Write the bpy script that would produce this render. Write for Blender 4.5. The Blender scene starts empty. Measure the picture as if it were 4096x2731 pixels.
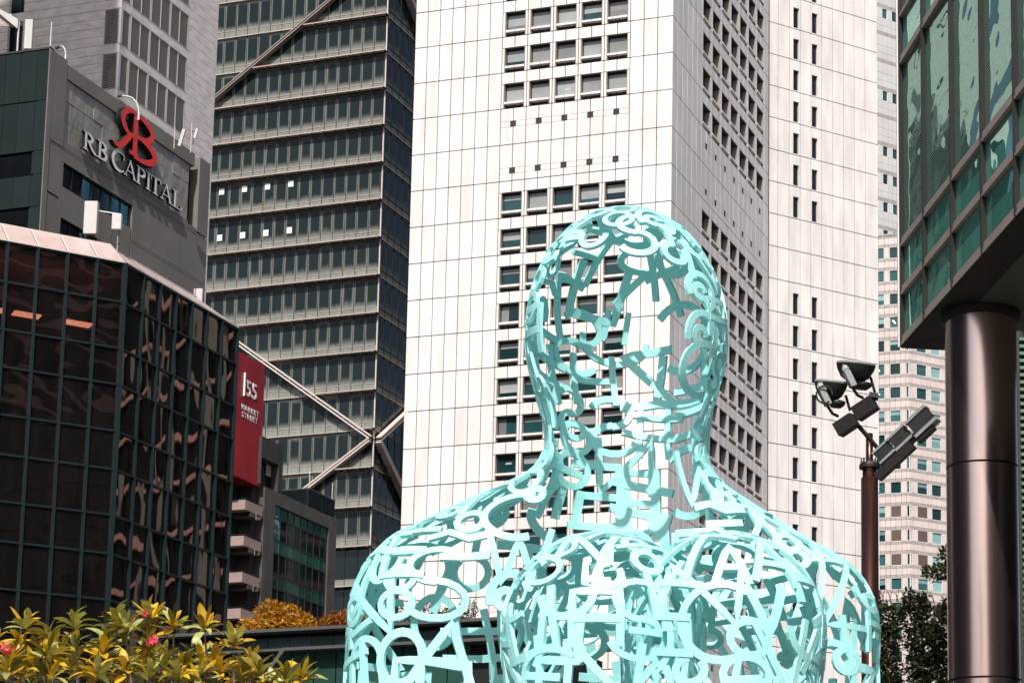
import bpy, math, random
import numpy as np
from mathutils import Vector, Matrix
rnd = random.Random(11)
nrs = np.random.RandomState(5)
SC = bpy.context.scene
COL = SC.collection

# ------------------------------------------------------------------ camera, sky, sun, exposure
cam = bpy.data.cameras.new('camera'); camo = bpy.data.objects.new('camera', cam); COL.objects.link(camo)
camo.location = (0, 0, 1.6)
camo.rotation_euler = (math.radians(90 + 8.98), 0, 0)
cam.sensor_width = 36.0
cam.lens = 8700.0 / 4096 * 36
cam.shift_x = (2048 - 3258) / 4096
cam.shift_y = (2690 - 1365.5) / 4096
cam.clip_start = 0.5; cam.clip_end = 4000
SC.camera = camo

EL, AZ = math.radians(50), math.atan2(-0.05, -0.99)
SUN = Vector((math.cos(EL) * math.sin(AZ), math.cos(EL) * math.cos(AZ), math.sin(EL)))
w = bpy.data.worlds.new('World'); SC.world = w; w.use_nodes = True
nt = w.node_tree
sky = nt.nodes.new('ShaderNodeTexSky'); sky.sky_type = 'NISHITA'; sky.sun_disc = False
sky.sun_elevation = EL; sky.sun_rotation = AZ; sky.dust_density = 3.5; sky.air_density = 1.0
bg = nt.nodes['Background']; bg.inputs['Strength'].default_value = 0.075
nt.links.new(sky.outputs[0], bg.inputs['Color'])
sl = bpy.data.lights.new('sun', 'SUN'); so = bpy.data.objects.new('sun', sl); COL.objects.link(so)
sl.energy = 3.7; sl.angle = math.radians(0.5); sl.color = (1.0, 0.945, 0.90)
so.location = SUN * 300; so.rotation_euler = SUN.to_track_quat('Z', 'Y').to_euler()
SC.view_settings.view_transform = 'Standard'; SC.view_settings.look = 'None'
SC.view_settings.gamma = 1.0; SC.view_settings.use_curve_mapping = False
SC.view_settings.exposure = 0.5
SC.render.engine = 'CYCLES'
SC.cycles.use_denoising = True
SC.cycles.max_bounces = 7; SC.cycles.transparent_max_bounces = 12

# ------------------------------------------------------------------ materials
def mk(name, col, rough=0.6, metal=0.0, var=0.0, scale=(1, 1, 1), objvar=0.0, bump=0.0, bscale=None, ior=1.45, col2=None, detail=4.0, spec=0.5):
    m = bpy.data.materials.new(name); m.use_nodes = True
    t = m.node_tree; N = t.nodes; L = t.links
    b = N['Principled BSDF']
    b.inputs['Roughness'].default_value = rough; b.inputs['Metallic'].default_value = metal
    b.inputs['IOR'].default_value = ior; b.inputs['Specular IOR Level'].default_value = spec
    base = (col[0], col[1], col[2], 1)
    b.inputs['Base Color'].default_value = base
    geo = None
    out = None
    if var or bump or col2:
        geo = N.new('ShaderNodeNewGeometry')
        mp = N.new('ShaderNodeVectorMath'); mp.operation = 'MULTIPLY'; mp.inputs[1].default_value = scale
        L.new(geo.outputs['Position'], mp.inputs[0])
        nz = N.new('ShaderNodeTexNoise'); nz.inputs['Scale'].default_value = 1.0; nz.inputs['Detail'].default_value = detail
        L.new(mp.outputs[0], nz.inputs['Vector'])
        if var or col2:
            c2 = col2 if col2 else tuple(c * (1 - var) for c in col)
            c1 = col if col2 else tuple(min(1, c * (1 + var * 0.6)) for c in col)
            r = N.new('ShaderNodeValToRGB'); r.color_ramp.elements[0].position = 0.34; r.color_ramp.elements[1].position = 0.66
            r.color_ramp.elements[0].color = (*c2, 1); r.color_ramp.elements[1].color = (*c1, 1)
            L.new(nz.outputs['Fac'], r.inputs['Fac']); out = r.outputs[0]
    if objvar:
        oi = N.new('ShaderNodeObjectInfo')
        mr = N.new('ShaderNodeMapRange'); mr.inputs['To Min'].default_value = 1 - objvar; mr.inputs['To Max'].default_value = 1 + objvar
        L.new(oi.outputs['Random'], mr.inputs['Value'])
        hs = N.new('ShaderNodeHueSaturation')
        L.new(mr.outputs[0], hs.inputs['Value'])
        if out: L.new(out, hs.inputs['Color'])
        else: hs.inputs['Color'].default_value = base
        out = hs.outputs[0]
    if out: L.new(out, b.inputs['Base Color'])
    if bump:
        mp2 = N.new('ShaderNodeVectorMath'); mp2.operation = 'MULTIPLY'; mp2.inputs[1].default_value = bscale or scale
        L.new(geo.outputs['Position'], mp2.inputs[0])
        n2 = N.new('ShaderNodeTexNoise'); n2.inputs['Scale'].default_value = 1.0; n2.inputs['Detail'].default_value = 2.0
        L.new(mp2.outputs[0], n2.inputs['Vector'])
        bp = N.new('ShaderNodeBump'); bp.inputs['Strength'].default_value = 1.0; bp.inputs['Distance'].default_value = bump
        L.new(n2.outputs['Fac'], bp.inputs['Height']); L.new(bp.outputs[0], b.inputs['Normal'])
    return m

def mk_emit(name, col, s):
    m = bpy.data.materials.new(name); m.use_nodes = True
    b = m.node_tree.nodes['Principled BSDF']
    b.inputs['Base Color'].default_value = (*col, 1); b.inputs['Emission Color'].default_value = (*col, 1); b.inputs['Emission Strength'].default_value = s
    return m

def mk_edged(name, dark, rim_col, w, h, edge):
    """glass pane with a pale border fading to a dark middle, with vertical streaks"""
    m = bpy.data.materials.new(name); m.use_nodes = True
    t = m.node_tree; N = t.nodes; L = t.links; b = N['Principled BSDF']
    tc = N.new('ShaderNodeTexCoord'); sp = N.new('ShaderNodeSeparateXYZ'); L.new(tc.outputs['Object'], sp.inputs[0])
    def math_(op, a, bb=None, c=None):
        n = N.new('ShaderNodeMath'); n.operation = op
        for i, v in enumerate((a, bb, c)):
            if v is None: continue
            if isinstance(v, (int, float)): n.inputs[i].default_value = v
            else: L.new(v, n.inputs[i])
        return n.outputs[0]
    ax = math_('SUBTRACT', w / 2, math_('ABSOLUTE', sp.outputs[0]))          # distance to the sides
    z0 = sp.outputs[2]                                                       # distance to the lower edge
    zt = math_('SUBTRACT', h, sp.outputs[2])
    geo = N.new('ShaderNodeNewGeometry')
    mp = N.new('ShaderNodeVectorMath'); mp.operation = 'MULTIPLY'; mp.inputs[1].default_value = (5, 5, 0.35); L.new(geo.outputs['Position'], mp.inputs[0])
    nz = N.new('ShaderNodeTexNoise'); nz.inputs['Scale'].default_value = 1.0; nz.inputs['Detail'].default_value = 5; L.new(mp.outputs[0], nz.inputs['Vector'])
    d = math_('MINIMUM', math_('MULTIPLY', ax, 3.6), math_('MINIMUM', math_('MULTIPLY', z0, 0.9), math_('MULTIPLY', zt, 1.6)))
    oi = N.new('ShaderNodeObjectInfo')
    d = math_('MULTIPLY', d, math_('MULTIPLY_ADD', oi.outputs['Random'], 0.7, 0.65))
    d = math_('ADD', d, math_('MULTIPLY', math_('SUBTRACT', nz.outputs['Fac'], 0.5), 0.5))
    mr = N.new('ShaderNodeMapRange'); mr.interpolation_type = 'SMOOTHSTEP'
    mr.inputs['From Min'].default_value = edge * 2.1; mr.inputs['From Max'].default_value = -0.12; L.new(d, mr.inputs['Value'])
    mx = N.new('ShaderNodeMix'); mx.data_type = 'RGBA'
    mx.inputs[6].default_value = (*dark, 1); mx.inputs[7].default_value = (*rim_col, 1)
    L.new(mr.outputs[0], mx.inputs[0]); L.new(mx.outputs[2], b.inputs['Base Color'])
    b.inputs['Roughness'].default_value = 0.06; b.inputs['IOR'].default_value = 1.38
    mp2 = N.new('ShaderNodeVectorMath'); mp2.operation = 'MULTIPLY'; mp2.inputs[1].default_value = (1.1, 1.1, 0.25); L.new(geo.outputs['Position'], mp2.inputs[0])
    n2 = N.new('ShaderNodeTexNoise'); n2.inputs['Scale'].default_value = 1.0; n2.inputs['Detail'].default_value = 1.5; L.new(mp2.outputs[0], n2.inputs['Vector'])
    bp = N.new('ShaderNodeBump'); bp.inputs['Distance'].default_value = 0.03; L.new(n2.outputs['Fac'], bp.inputs['Height']); L.new(bp.outputs[0], b.inputs['Normal'])
    return m

def mk_tinted(name, tint, ior, bump, bscale, dust=0.018):
    """smoked glass one can see a little way into"""
    m = bpy.data.materials.new(name); m.use_nodes = True
    t = m.node_tree; N = t.nodes; L = t.links; N.remove(N['Principled BSDF'])
    tr = N.new('ShaderNodeBsdfTransparent'); tr.inputs[0].default_value = (*tint, 1)
    gl = N.new('ShaderNodeBsdfGlossy'); gl.inputs['Roughness'].default_value = 0.015; gl.inputs['Color'].default_value = (0.95, 0.8, 0.76, 1)
    fr = N.new('ShaderNodeFresnel'); fr.inputs['IOR'].default_value = ior
    mx = N.new('ShaderNodeMixShader')
    geo = N.new('ShaderNodeNewGeometry'); mp = N.new('ShaderNodeVectorMath'); mp.operation = 'MULTIPLY_ADD'; mp.inputs[1].default_value = bscale
    L.new(geo.outputs['Position'], mp.inputs[0])
    oi = N.new('ShaderNodeObjectInfo'); sc_ = N.new('ShaderNodeMath'); sc_.operation = 'MULTIPLY'; sc_.inputs[1].default_value = 1.3; L.new(oi.outputs['Random'], sc_.inputs[0]); L.new(sc_.outputs[0], mp.inputs[2])
    n2 = N.new('ShaderNodeTexNoise'); n2.inputs['Scale'].default_value = 1.0; n2.inputs['Detail'].default_value = 1.2; L.new(mp.outputs[0], n2.inputs['Vector'])
    bp = N.new('ShaderNodeBump'); bp.inputs['Distance'].default_value = bump; L.new(n2.outputs['Fac'], bp.inputs['Height'])
    L.new(bp.outputs[0], gl.inputs['Normal'])
    L.new(fr.outputs[0], mx.inputs[0]); L.new(tr.outputs[0], mx.inputs[1]); L.new(gl.outputs[0], mx.inputs[2])
    df = N.new('ShaderNodeBsdfDiffuse'); df.inputs[0].default_value = (0.34, 0.27, 0.25, 1)          # dust film with run-off streaks
    mq = N.new('ShaderNodeVectorMath'); mq.operation = 'MULTIPLY'; mq.inputs[1].default_value = (2.2, 2.2, 0.5); L.new(geo.outputs['Position'], mq.inputs[0])
    n3 = N.new('ShaderNodeTexNoise'); n3.inputs['Detail'].default_value = 5; n3.inputs['Scale'].default_value = 1.0; L.new(mq.outputs[0], n3.inputs['Vector'])
    mr = N.new('ShaderNodeMapRange'); mr.inputs['From Min'].default_value = 0.35; mr.inputs['From Max'].default_value = 0.7; mr.inputs['To Min'].default_value = 0.01; mr.inputs['To Max'].default_value = dust
    L.new(n3.outputs['Fac'], mr.inputs['Value']); m2 = N.new('ShaderNodeMixShader'); L.new(mr.outputs[0], m2.inputs[0]); L.new(mx.outputs[0], m2.inputs[1]); L.new(df.outputs[0], m2.inputs[2])
    L.new(m2.outputs[0], N['Material Output'].inputs[0])
    return m

def mk_striped(name, ca, cb, pitch, bump):
    m = mk(name, ca, rough=0.04, ior=1.6, bump=bump, bscale=(0.7, 0.7, 1.1))
    t = m.node_tree; N = t.nodes; L = t.links; b = N['Principled BSDF']
    geo = N.new('ShaderNodeNewGeometry'); sp = N.new('ShaderNodeSeparateXYZ'); L.new(geo.outputs['Position'], sp.inputs[0])
    a = N.new('ShaderNodeMath'); a.operation = 'DIVIDE'; a.inputs[1].default_value = pitch; L.new(sp.outputs[2], a.inputs[0])
    f = N.new('ShaderNodeMath'); f.operation = 'FRACT'; L.new(a.outputs[0], f.inputs[0])
    g = N.new('ShaderNodeMath'); g.operation = 'GREATER_THAN'; g.inputs[1].default_value = 0.5; L.new(f.outputs[0], g.inputs[0])
    mx = N.new('ShaderNodeMix'); mx.data_type = 'RGBA'; mx.inputs[6].default_value = (*ca, 1); mx.inputs[7].default_value = (*cb, 1)
    L.new(g.outputs[0], mx.inputs[0]); L.new(mx.outputs[2], b.inputs['Base Color'])
    return m

def coat(m, tint, fac, bump, bscale):
    t = m.node_tree; N = t.nodes; L = t.links; b = N['Principled BSDF']; b.inputs['Specular IOR Level'].default_value = 0.0; b.inputs['Roughness'].default_value = 0.8
    g = N.new('ShaderNodeBsdfGlossy'); g.inputs['Color'].default_value = (*tint, 1); g.inputs['Roughness'].default_value = 0.015
    geo = N.new('ShaderNodeNewGeometry'); mp = N.new('ShaderNodeVectorMath'); mp.operation = 'MULTIPLY_ADD'; mp.inputs[1].default_value = bscale; L.new(geo.outputs['Position'], mp.inputs[0])
    oi = N.new('ShaderNodeObjectInfo'); L.new(oi.outputs['Random'], mp.inputs[2])
    n2 = N.new('ShaderNodeTexNoise'); n2.inputs['Scale'].default_value = 1.0; n2.inputs['Detail'].default_value = 1.2; L.new(mp.outputs[0], n2.inputs['Vector'])
    bp = N.new('ShaderNodeBump'); bp.inputs['Distance'].default_value = bump; L.new(n2.outputs['Fac'], bp.inputs['Height']); L.new(bp.outputs[0], g.inputs['Normal'])
    mx = N.new('ShaderNodeMixShader'); mx.inputs[0].default_value = fac
    L.new(b.outputs[0], mx.inputs[1]); L.new(g.outputs[0], mx.inputs[2]); L.new(mx.outputs[0], N['Material Output'].inputs[0])

def mk_leaf(name, col, back, rough=0.4):
    m = mk(name, col, rough=rough, var=0.25, scale=(14, 14, 14), objvar=0.25)
    t = m.node_tree; N = t.nodes; L = t.links
    b = N['Principled BSDF']; tl = N.new('ShaderNodeBsdfTranslucent'); tl.inputs[0].default_value = (*back, 1)
    mx = N.new('ShaderNodeMixShader'); mx.inputs[0].default_value = 0.3
    L.new(b.outputs[0], mx.inputs[1]); L.new(tl.outputs[0], mx.inputs[2]); L.new(mx.outputs[0], N['Material Output'].inputs[0])
    return m

M = {}
M['white_panel'] = mk('white_concrete_panel', (0.80, 0.755, 0.73), 0.55, var=0.12, scale=(0.8, 0.8, 0.13), objvar=0.055, detail=6)
M['joint'] = mk('dark_joint', (0.05, 0.045, 0.045), 0.9)
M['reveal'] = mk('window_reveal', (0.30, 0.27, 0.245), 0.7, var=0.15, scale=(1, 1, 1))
M['reveal_dark'] = mk('shaded_recess', (0.03, 0.03, 0.03), 0.5)  # recess shade put into a near-black for soffits, slots and vent jambs
M['pane_pale'] = mk('pane_with_blind', (0.27, 0.285, 0.28), 0.12, objvar=0.35, var=0.12, scale=(0.5, 0.5, 0.7), ior=1.6)
M['pane_mid'] = mk('pane_grey', (0.20, 0.205, 0.205), 0.12, objvar=0.3, ior=1.6)
M['pane_dark'] = mk('dark_teal_pane', (0.012, 0.045, 0.05), 0.05, objvar=0.6, ior=1.6)
M['black_slot'] = mk('black_glass_slot', (0.006, 0.008, 0.010), 0.12, ior=1.5)
M['bronze'] = mk('dark_bronze_frame', (0.025, 0.022, 0.02), 0.4, metal=0.3)
M['edged_pane'] = mk_edged('pale_edged_pane', (0.012, 0.021, 0.021), (0.24, 0.243, 0.215), 1.62, 3.9, 0.42)
M['edged_side_shaded'] = mk_edged('shaded_side_pane', (0.006, 0.012, 0.013), (0.10, 0.10, 0.06), 1.80, 3.9, 0.45)  # front pane's glass again; the side face's shade is put into its colour
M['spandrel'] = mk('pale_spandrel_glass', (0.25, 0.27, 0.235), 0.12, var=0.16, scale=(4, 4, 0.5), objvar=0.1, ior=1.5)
M['spandrel_shaded'] = mk('shaded_spandrel_glass', (0.13, 0.125, 0.09), 0.2, var=0.15, scale=(3, 3, 1), objvar=0.15)  # spandrel glass with the side face's shade put into the colour
M['pink_metal'] = mk('pinkish_aluminium', (0.62, 0.47, 0.42), 0.42, metal=0.25, var=0.08, scale=(1.5, 1.5, 1.5))
M['rail'] = mk('pale_aluminium_rail', (0.68, 0.59, 0.55), 0.4, metal=0.1)
M['bronze_rail'] = mk('dull_bronze_rail', (0.34, 0.28, 0.255), 0.45, metal=0.2)
M['dark_steel'] = mk('dark_steel', (0.035, 0.032, 0.03), 0.5, metal=0.2)
M['shadow_core'] = mk('dark_core', (0.015, 0.015, 0.016), 0.9)
M['white_card'] = mk('white_square_card', (0.85, 0.85, 0.83), 0.6)
M['stone'] = mk('grey_granite', (0.78, 0.71, 0.67), 0.75, var=0.16, scale=(0.9, 0.9, 2.2), detail=8)
M['slat'] = mk('louvre_slat', (0.36, 0.33, 0.30), 0.5)
M['louvre_back'] = mk('louvre_void', (0.02, 0.025, 0.025), 0.8)
M['duct'] = mk('grey_duct', (0.42, 0.39, 0.36), 0.5)
M['white_paint'] = mk('white_paint', (0.58, 0.57, 0.555), 0.4, var=0.05, scale=(2, 2, 2))
M['teal_glass'] = mk('deep_teal_glass', (0.004, 0.035, 0.03), 0.05, ior=1.6)
M['rb_wall'] = mk('warm_grey_cladding', (0.20, 0.18, 0.157), 0.6, var=0.10, scale=(0.6, 0.6, 0.35), objvar=0.04, detail=7)
M['rb_dark'] = mk('dark_teal_cladding', (0.012, 0.023, 0.025), 0.45, var=0.15, scale=(0.5, 0.5, 0.5), objvar=0.15)
M['rb_metal'] = mk('dented_metal_panel', (0.33, 0.305, 0.275), 0.5, metal=0.1, var=0.12, scale=(0.8, 0.8, 0.8), objvar=0.08, bump=0.12, bscale=(1.1, 1.1, 0.5))
M['sky_pane'] = mk('mirror_sky_pane', (0.10, 0.52, 0.62), 0.02, metal=0.0, ior=2.4, bump=0.03, bscale=(1.2, 1.2, 1.2))  # reflected sky put into the cyan base colour
M['red'] = mk('red_sign_face', (0.85, 0.045, 0.03), 0.4)
M['black_side'] = mk('black_return', (0.008, 0.008, 0.009), 0.5)
M['letter_white'] = mk('white_letter_face', (0.85, 0.84, 0.82), 0.4)
M['smoked'] = mk_tinted('smoked_glass', (0.20, 0.15, 0.14), 2.2, 0.02, (0.4, 0.4, 0.5), 0.022)
M['smoked2'] = mk_tinted('smoked_glass_side', (0.12, 0.09, 0.09), 1.8, 0.032, (0.42, 0.42, 0.22))
M['teal_frame'] = mk('teal_grey_mullion', (0.018, 0.032, 0.035), 0.35, metal=0.4)
M['room'] = mk('dim_interior', (0.10, 0.06, 0.05), 0.9, var=0.5, scale=(0.7, 0.7, 1.2))
M['room_slab'] = mk('interior_slab', (0.22, 0.15, 0.12), 0.9)
M['lamp'] = mk_emit('ceiling_lamp', (1.0, 0.62, 0.45), 14.0)
M['banner_red'] = mk('crimson_banner', (0.34, 0.016, 0.024), 0.42, var=0.18, scale=(0.8, 0.8, 0.5), detail=6)
M['concrete_dark'] = mk('dark_concrete', (0.085, 0.078, 0.072), 0.8, var=0.25, scale=(1.5, 1.5, 0.8), detail=8)
M['charcoal'] = mk('charcoal_cladding', (0.045, 0.043, 0.042), 0.7, var=0.2, scale=(1, 1, 1))
M['balcony'] = mk('pinkish_balcony', (0.36, 0.26, 0.23), 0.6, var=0.1, scale=(2, 2, 2))
M['curtain_dark'] = mk('dark_curtain_pane', (0.004, 0.012, 0.012), 0.04, objvar=0.5, ior=1.6)
M['curtain_green'] = mk('green_curtain_pane', (0.02, 0.10, 0.075), 0.06, objvar=0.5, ior=1.6)
M['pod_teal'] = mk('podium_teal_panel', (0.03, 0.055, 0.058), 0.5, var=0.15, scale=(1, 1, 1), objvar=0.1)
M['pod_green'] = mk('podium_green_panel', (0.02, 0.07, 0.055), 0.4, var=0.15, scale=(1, 1, 0.4), objvar=0.2)
M['pod_edge'] = mk('podium_edge_metal', (0.11, 0.115, 0.115), 0.45, metal=0.3)
M['g_clear'] = mk('green_pane', (0.10, 0.33, 0.265), 0.03, ior=1.6, bump=0.014, bscale=(0.9, 0.9, 0.9), objvar=0.12)
M['g_strip'] = mk_striped('striped_green_pane', (0.004, 0.085, 0.066), (0.20, 0.26, 0.205), 0.055, 0.02)
M['g_band'] = mk('warm_grey_spandrel', (0.42, 0.355, 0.32), 0.45, metal=0.3, var=0.06, scale=(1, 1, 1))
M['soffit'] = mk('dark_soffit', (0.10, 0.095, 0.075), 0.6, var=0.1, scale=(0.5, 0.5, 0.5))
M['column'] = mk('brushed_copper_steel', (0.92, 0.68, 0.61), 0.24, metal=1.0, var=0.08, scale=(3, 3, 0.2))
M['black'] = mk('black_paint', (0.008, 0.008, 0.008), 0.6)
M['granite_pink'] = mk('pinkish_granite_tile', (0.66, 0.57, 0.53), 0.6, var=0.10, scale=(0.45, 0.45, 0.4), objvar=0.05, detail=8)
M['granite_band'] = mk('grey_granite_band', (0.40, 0.36, 0.345), 0.6, var=0.15, scale=(1.2, 1.2, 1.2), detail=8)
M['tower_pane'] = mk('office_pane', (0.02, 0.07, 0.07), 0.05, objvar=0.9, ior=1.6)
M['tower_pane_pale'] = mk('office_pane_pale', (0.22, 0.38, 0.38), 0.1, objvar=0.3, ior=1.6)
M['blind'] = mk('brown_louvre', (0.22, 0.16, 0.14), 0.5)
M['alu_white'] = mk('white_window_frame', (0.80, 0.78, 0.76), 0.4)
M['bluish'] = mk('bluish_grey_tile', (0.60, 0.60, 0.59), 0.5, var=0.08, scale=(0.3, 0.3, 0.3), objvar=0.03)
M['fixture'] = mk('grey_fixture', (0.03, 0.037, 0.037), 0.45, metal=0.3, var=0.2, scale=(8, 8, 8))
M['fixture_dark'] = mk('dark_fixture', (0.022, 0.018, 0.017), 0.5, metal=0.2, var=0.2, scale=(8, 8, 8))
M['fixture_pale'] = mk('pale_fixture', (0.28, 0.30, 0.295), 0.4, var=0.1, scale=(8, 8, 8))
M['pole'] = mk('bronze_pole', (0.10, 0.045, 0.036), 0.28, metal=0.8, var=0.15, scale=(6, 6, 0.5))
M['sculpture'] = mk('aqua_white_paint', (0.42, 0.88, 0.87), 0.38, var=0.07, scale=(5, 5, 2), detail=6)
M['ground'] = mk('grey_paving', (0.10, 0.095, 0.09), 0.85, var=0.15, scale=(0.5, 0.5, 0.5))
M['road'] = mk('asphalt', (0.05, 0.05, 0.052), 0.9, var=0.2, scale=(2, 2, 2))
M['bark'] = mk('pale_bark', (0.30, 0.25, 0.22), 0.8, var=0.25, scale=(12, 12, 6))
M['bark_dark'] = mk('dark_bark', (0.06, 0.045, 0.035), 0.9)
M['leaf_y'] = mk_leaf('yellow_leaf', (0.66, 0.41, 0.018), (0.6, 0.4, 0.02))
M['leaf_o'] = mk_leaf('olive_leaf', (0.25, 0.20, 0.018), (0.3, 0.24, 0.02))
M['leaf_p'] = mk_leaf('pale_leaf', (0.46, 0.47, 0.16), (0.3, 0.3, 0.05))
M['leaf_d'] = mk_leaf('dark_leaf', (0.07, 0.085, 0.014), (0.1, 0.1, 0.01))
M['petal'] = mk('pink_petal', (0.75, 0.09, 0.13), 0.5, objvar=0.1)
M['bush_y'] = mk_leaf('golden_bush_leaf', (0.46, 0.25, 0.012), (0.4, 0.22, 0.01))
M['bush_o'] = mk_leaf('orange_bush_leaf', (0.42, 0.12, 0.02), (0.4, 0.1, 0.01))
M['bush_g'] = mk_leaf('green_bush_leaf', (0.045, 0.09, 0.03), (0.05, 0.1, 0.02))
M['vine'] = mk_leaf('vine_leaf', (0.06, 0.062, 0.016), (0.06, 0.05, 0.01))
M['vine2'] = mk_leaf('vine_leaf_dark', (0.018, 0.03, 0.014), (0.02, 0.03, 0.01))
M['green_slat'] = mk('green_slat', (0.11, 0.20, 0.13), 0.5)
M['ctx_pink'] = mk('pink_stone_facade', (0.85, 0.52, 0.44), 0.7, var=0.15, scale=(0.3, 0.3, 0.3))
M['ctx_dark'] = mk('dark_glass_facade', (0.012, 0.016, 0.018), 0.2)
M['ctx_pale'] = mk('pale_ribbed_facade', (0.36, 0.37, 0.34), 0.6)

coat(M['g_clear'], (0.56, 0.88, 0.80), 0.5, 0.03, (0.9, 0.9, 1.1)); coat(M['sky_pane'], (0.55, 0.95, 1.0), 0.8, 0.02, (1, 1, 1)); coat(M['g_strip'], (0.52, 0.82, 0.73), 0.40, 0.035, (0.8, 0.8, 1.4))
# ------------------------------------------------------------------ mesh and object helpers
class MB:
    def __init__(s): s.v = []; s.f = []; s.mi = []; s.mats = []
    def m(s, mat):
        if mat not in s.mats: s.mats.append(mat)
        return s.mats.index(mat)
    def box(s, x0, x1, y0, y1, z0, z1, mat):
        i = len(s.v); k = s.m(mat)
        s.v += [(x0, y0, z0), (x1, y0, z0), (x1, y1, z0), (x0, y1, z0), (x0, y0, z1), (x1, y0, z1), (x1, y1, z1), (x0, y1, z1)]
        for q in ((0, 3, 2, 1), (4, 5, 6, 7), (0, 1, 5, 4), (1, 2, 6, 5), (2, 3, 7, 6), (3, 0, 4, 7)):
            s.f.append(tuple(i + a for a in q)); s.mi.append(k)
        return s
    def ub(s, u0, u1, n0, n1, z0, z1, mat):        # facade box: along, outwards, up
        return s.box(u0, u1, -n1, -n0, z0, z1, mat)
    def quad(s, pts, mat):
        i = len(s.v); s.v += [tuple(p) for p in pts]; s.f.append(tuple(range(i, i + len(pts)))); s.mi.append(s.m(mat)); return s
    def prism(s, poly, n0, n1, mat, side=None):     # polygon in (u, z), from depth n0 out to n1
        i = len(s.v); k = len(poly)
        s.v += [(p[0], -n0, p[1]) for p in poly] + [(p[0], -n1, p[1]) for p in poly]
        s.f.append(tuple(range(i + k, i + 2 * k))); s.mi.append(s.m(mat))
        s.f.append(tuple(range(i + k - 1, i - 1, -1))); s.mi.append(s.m(side or mat))
        for a in range(k):
            b = (a + 1) % k
            s.f.append((i + a, i + b, i + k + b, i + k + a)); s.mi.append(s.m(side or mat))
        return s
    def tube(s, pts, rad, mat, n=8, cap=True):
        pts = [Vector(p) for p in pts]; rads = rad if isinstance(rad, (list, tuple)) else [rad] * len(pts)
        i0 = len(s.v); k = s.m(mat)
        for j, p in enumerate(pts):
            t = (pts[min(j + 1, len(pts) - 1)] - pts[max(j - 1, 0)]).normalized()
            a = Vector((0, 0, 1)) if abs(t.z) < 0.9 else Vector((1, 0, 0))
            b = t.cross(a).normalized(); c = t.cross(b)
            for q in range(n):
                an = 2 * math.pi * q / n
                s.v.append(tuple(p + (b * math.cos(an) + c * math.sin(an)) * rads[j]))
        for j in range(len(pts) - 1):
            for q in range(n):
                a, b = i0 + j * n + q, i0 + j * n + (q + 1) % n
                s.f.append((a, b, b + n, a + n)); s.mi.append(k)
        if cap:
            s.f.append(tuple(i0 + q for q in range(n))); s.mi.append(k)
            e = i0 + (len(pts) - 1) * n
            s.f.append(tuple(e + q for q in reversed(range(n)))); s.mi.append(k)
        return s
    def lathe(s, prof, mat, n=32, c=(0, 0, 0), axis=None):
        i0 = len(s.v); k = s.m(mat); rot = Vector((0, 0, 1)).rotation_difference(Vector(axis)).to_matrix() if axis else Matrix.Identity(3)
        for r, z in prof:
            for q in range(n):
                an = 2 * math.pi * q / n
                s.v.append(tuple(rot @ Vector((r * math.cos(an), r * math.sin(an), z)) + Vector(c)))
        for j in range(len(prof) - 1):
            for q in range(n):
                a, b = i0 + j * n + q, i0 + j * n + (q + 1) % n
                s.f.append((a, b, b + n, a + n)); s.mi.append(k)
        return s
    def mesh(s, name, smooth=False):
        me = bpy.data.meshes.new(name); me.from_pydata(s.v, [], s.f)
        for mt in s.mats: me.materials.append(M[mt])
        me.polygons.foreach_set('material_index', s.mi)
        if smooth: me.polygons.foreach_set('use_smooth', [True] * len(s.f))
        me.update(); return me

def link(name, data, parent=None, loc=(0, 0, 0), rz=0.0, kind=None):
    o = bpy.data.objects.new(name, data); COL.objects.link(o)
    o.location = loc; o.rotation_euler = (0, 0, rz)
    if parent: o.parent = parent
    if kind: o['kind'] = kind
    return o
def thing(name, label, cat, loc=(0, 0, 0), group=None):
    o = link(name, None, None, loc); o['label'] = label; o['category'] = cat; o.empty_display_size = 0.5
    if group: o['group'] = group
    return o
def tag(o, label, cat, group=None):
    o['label'] = label; o['category'] = cat
    if group: o['group'] = group
    return o
def structure(name, mb): return link(name, mb.mesh(name), kind='structure')

CAMP = Vector((0, 0, 1.6))
class Face:
    """one facade plane of a building: x runs along it, z up, outwards is local -y"""
    def __init__(s, root, O, yaw):
        s.root = root; s.a = math.radians(90 - yaw); s.U = Vector((math.cos(s.a), math.sin(s.a), 0)); s.N = Vector((s.U.y, -s.U.x, 0))
        s.O = Vector((O[0], O[1], 0)) - Vector(root.location)
    def p(s, u, z, n=0.0): return s.O + s.U * u + s.N * n + Vector((0, 0, z))
    def put(s, name, me, u=0, z=0, n=0, kind=None): return link(name, me, s.root, s.p(u, z, n), s.a, kind)
    def world(s, u, z, n=0.0): return s.p(u, z, n) + Vector(s.root.location)

CACHE = {}
def ubox(name, u0, u1, n0, n1, z0, z1, mat):
    k = (name, round(u0, 3), round(u1, 3), round(n0, 3), round(n1, 3), round(z0, 3), round(z1, 3), mat)
    if k not in CACHE: CACHE[k] = MB().ub(u0, u1, n0, n1, z0, z1, mat).mesh(name)
    return CACHE[k]

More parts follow.
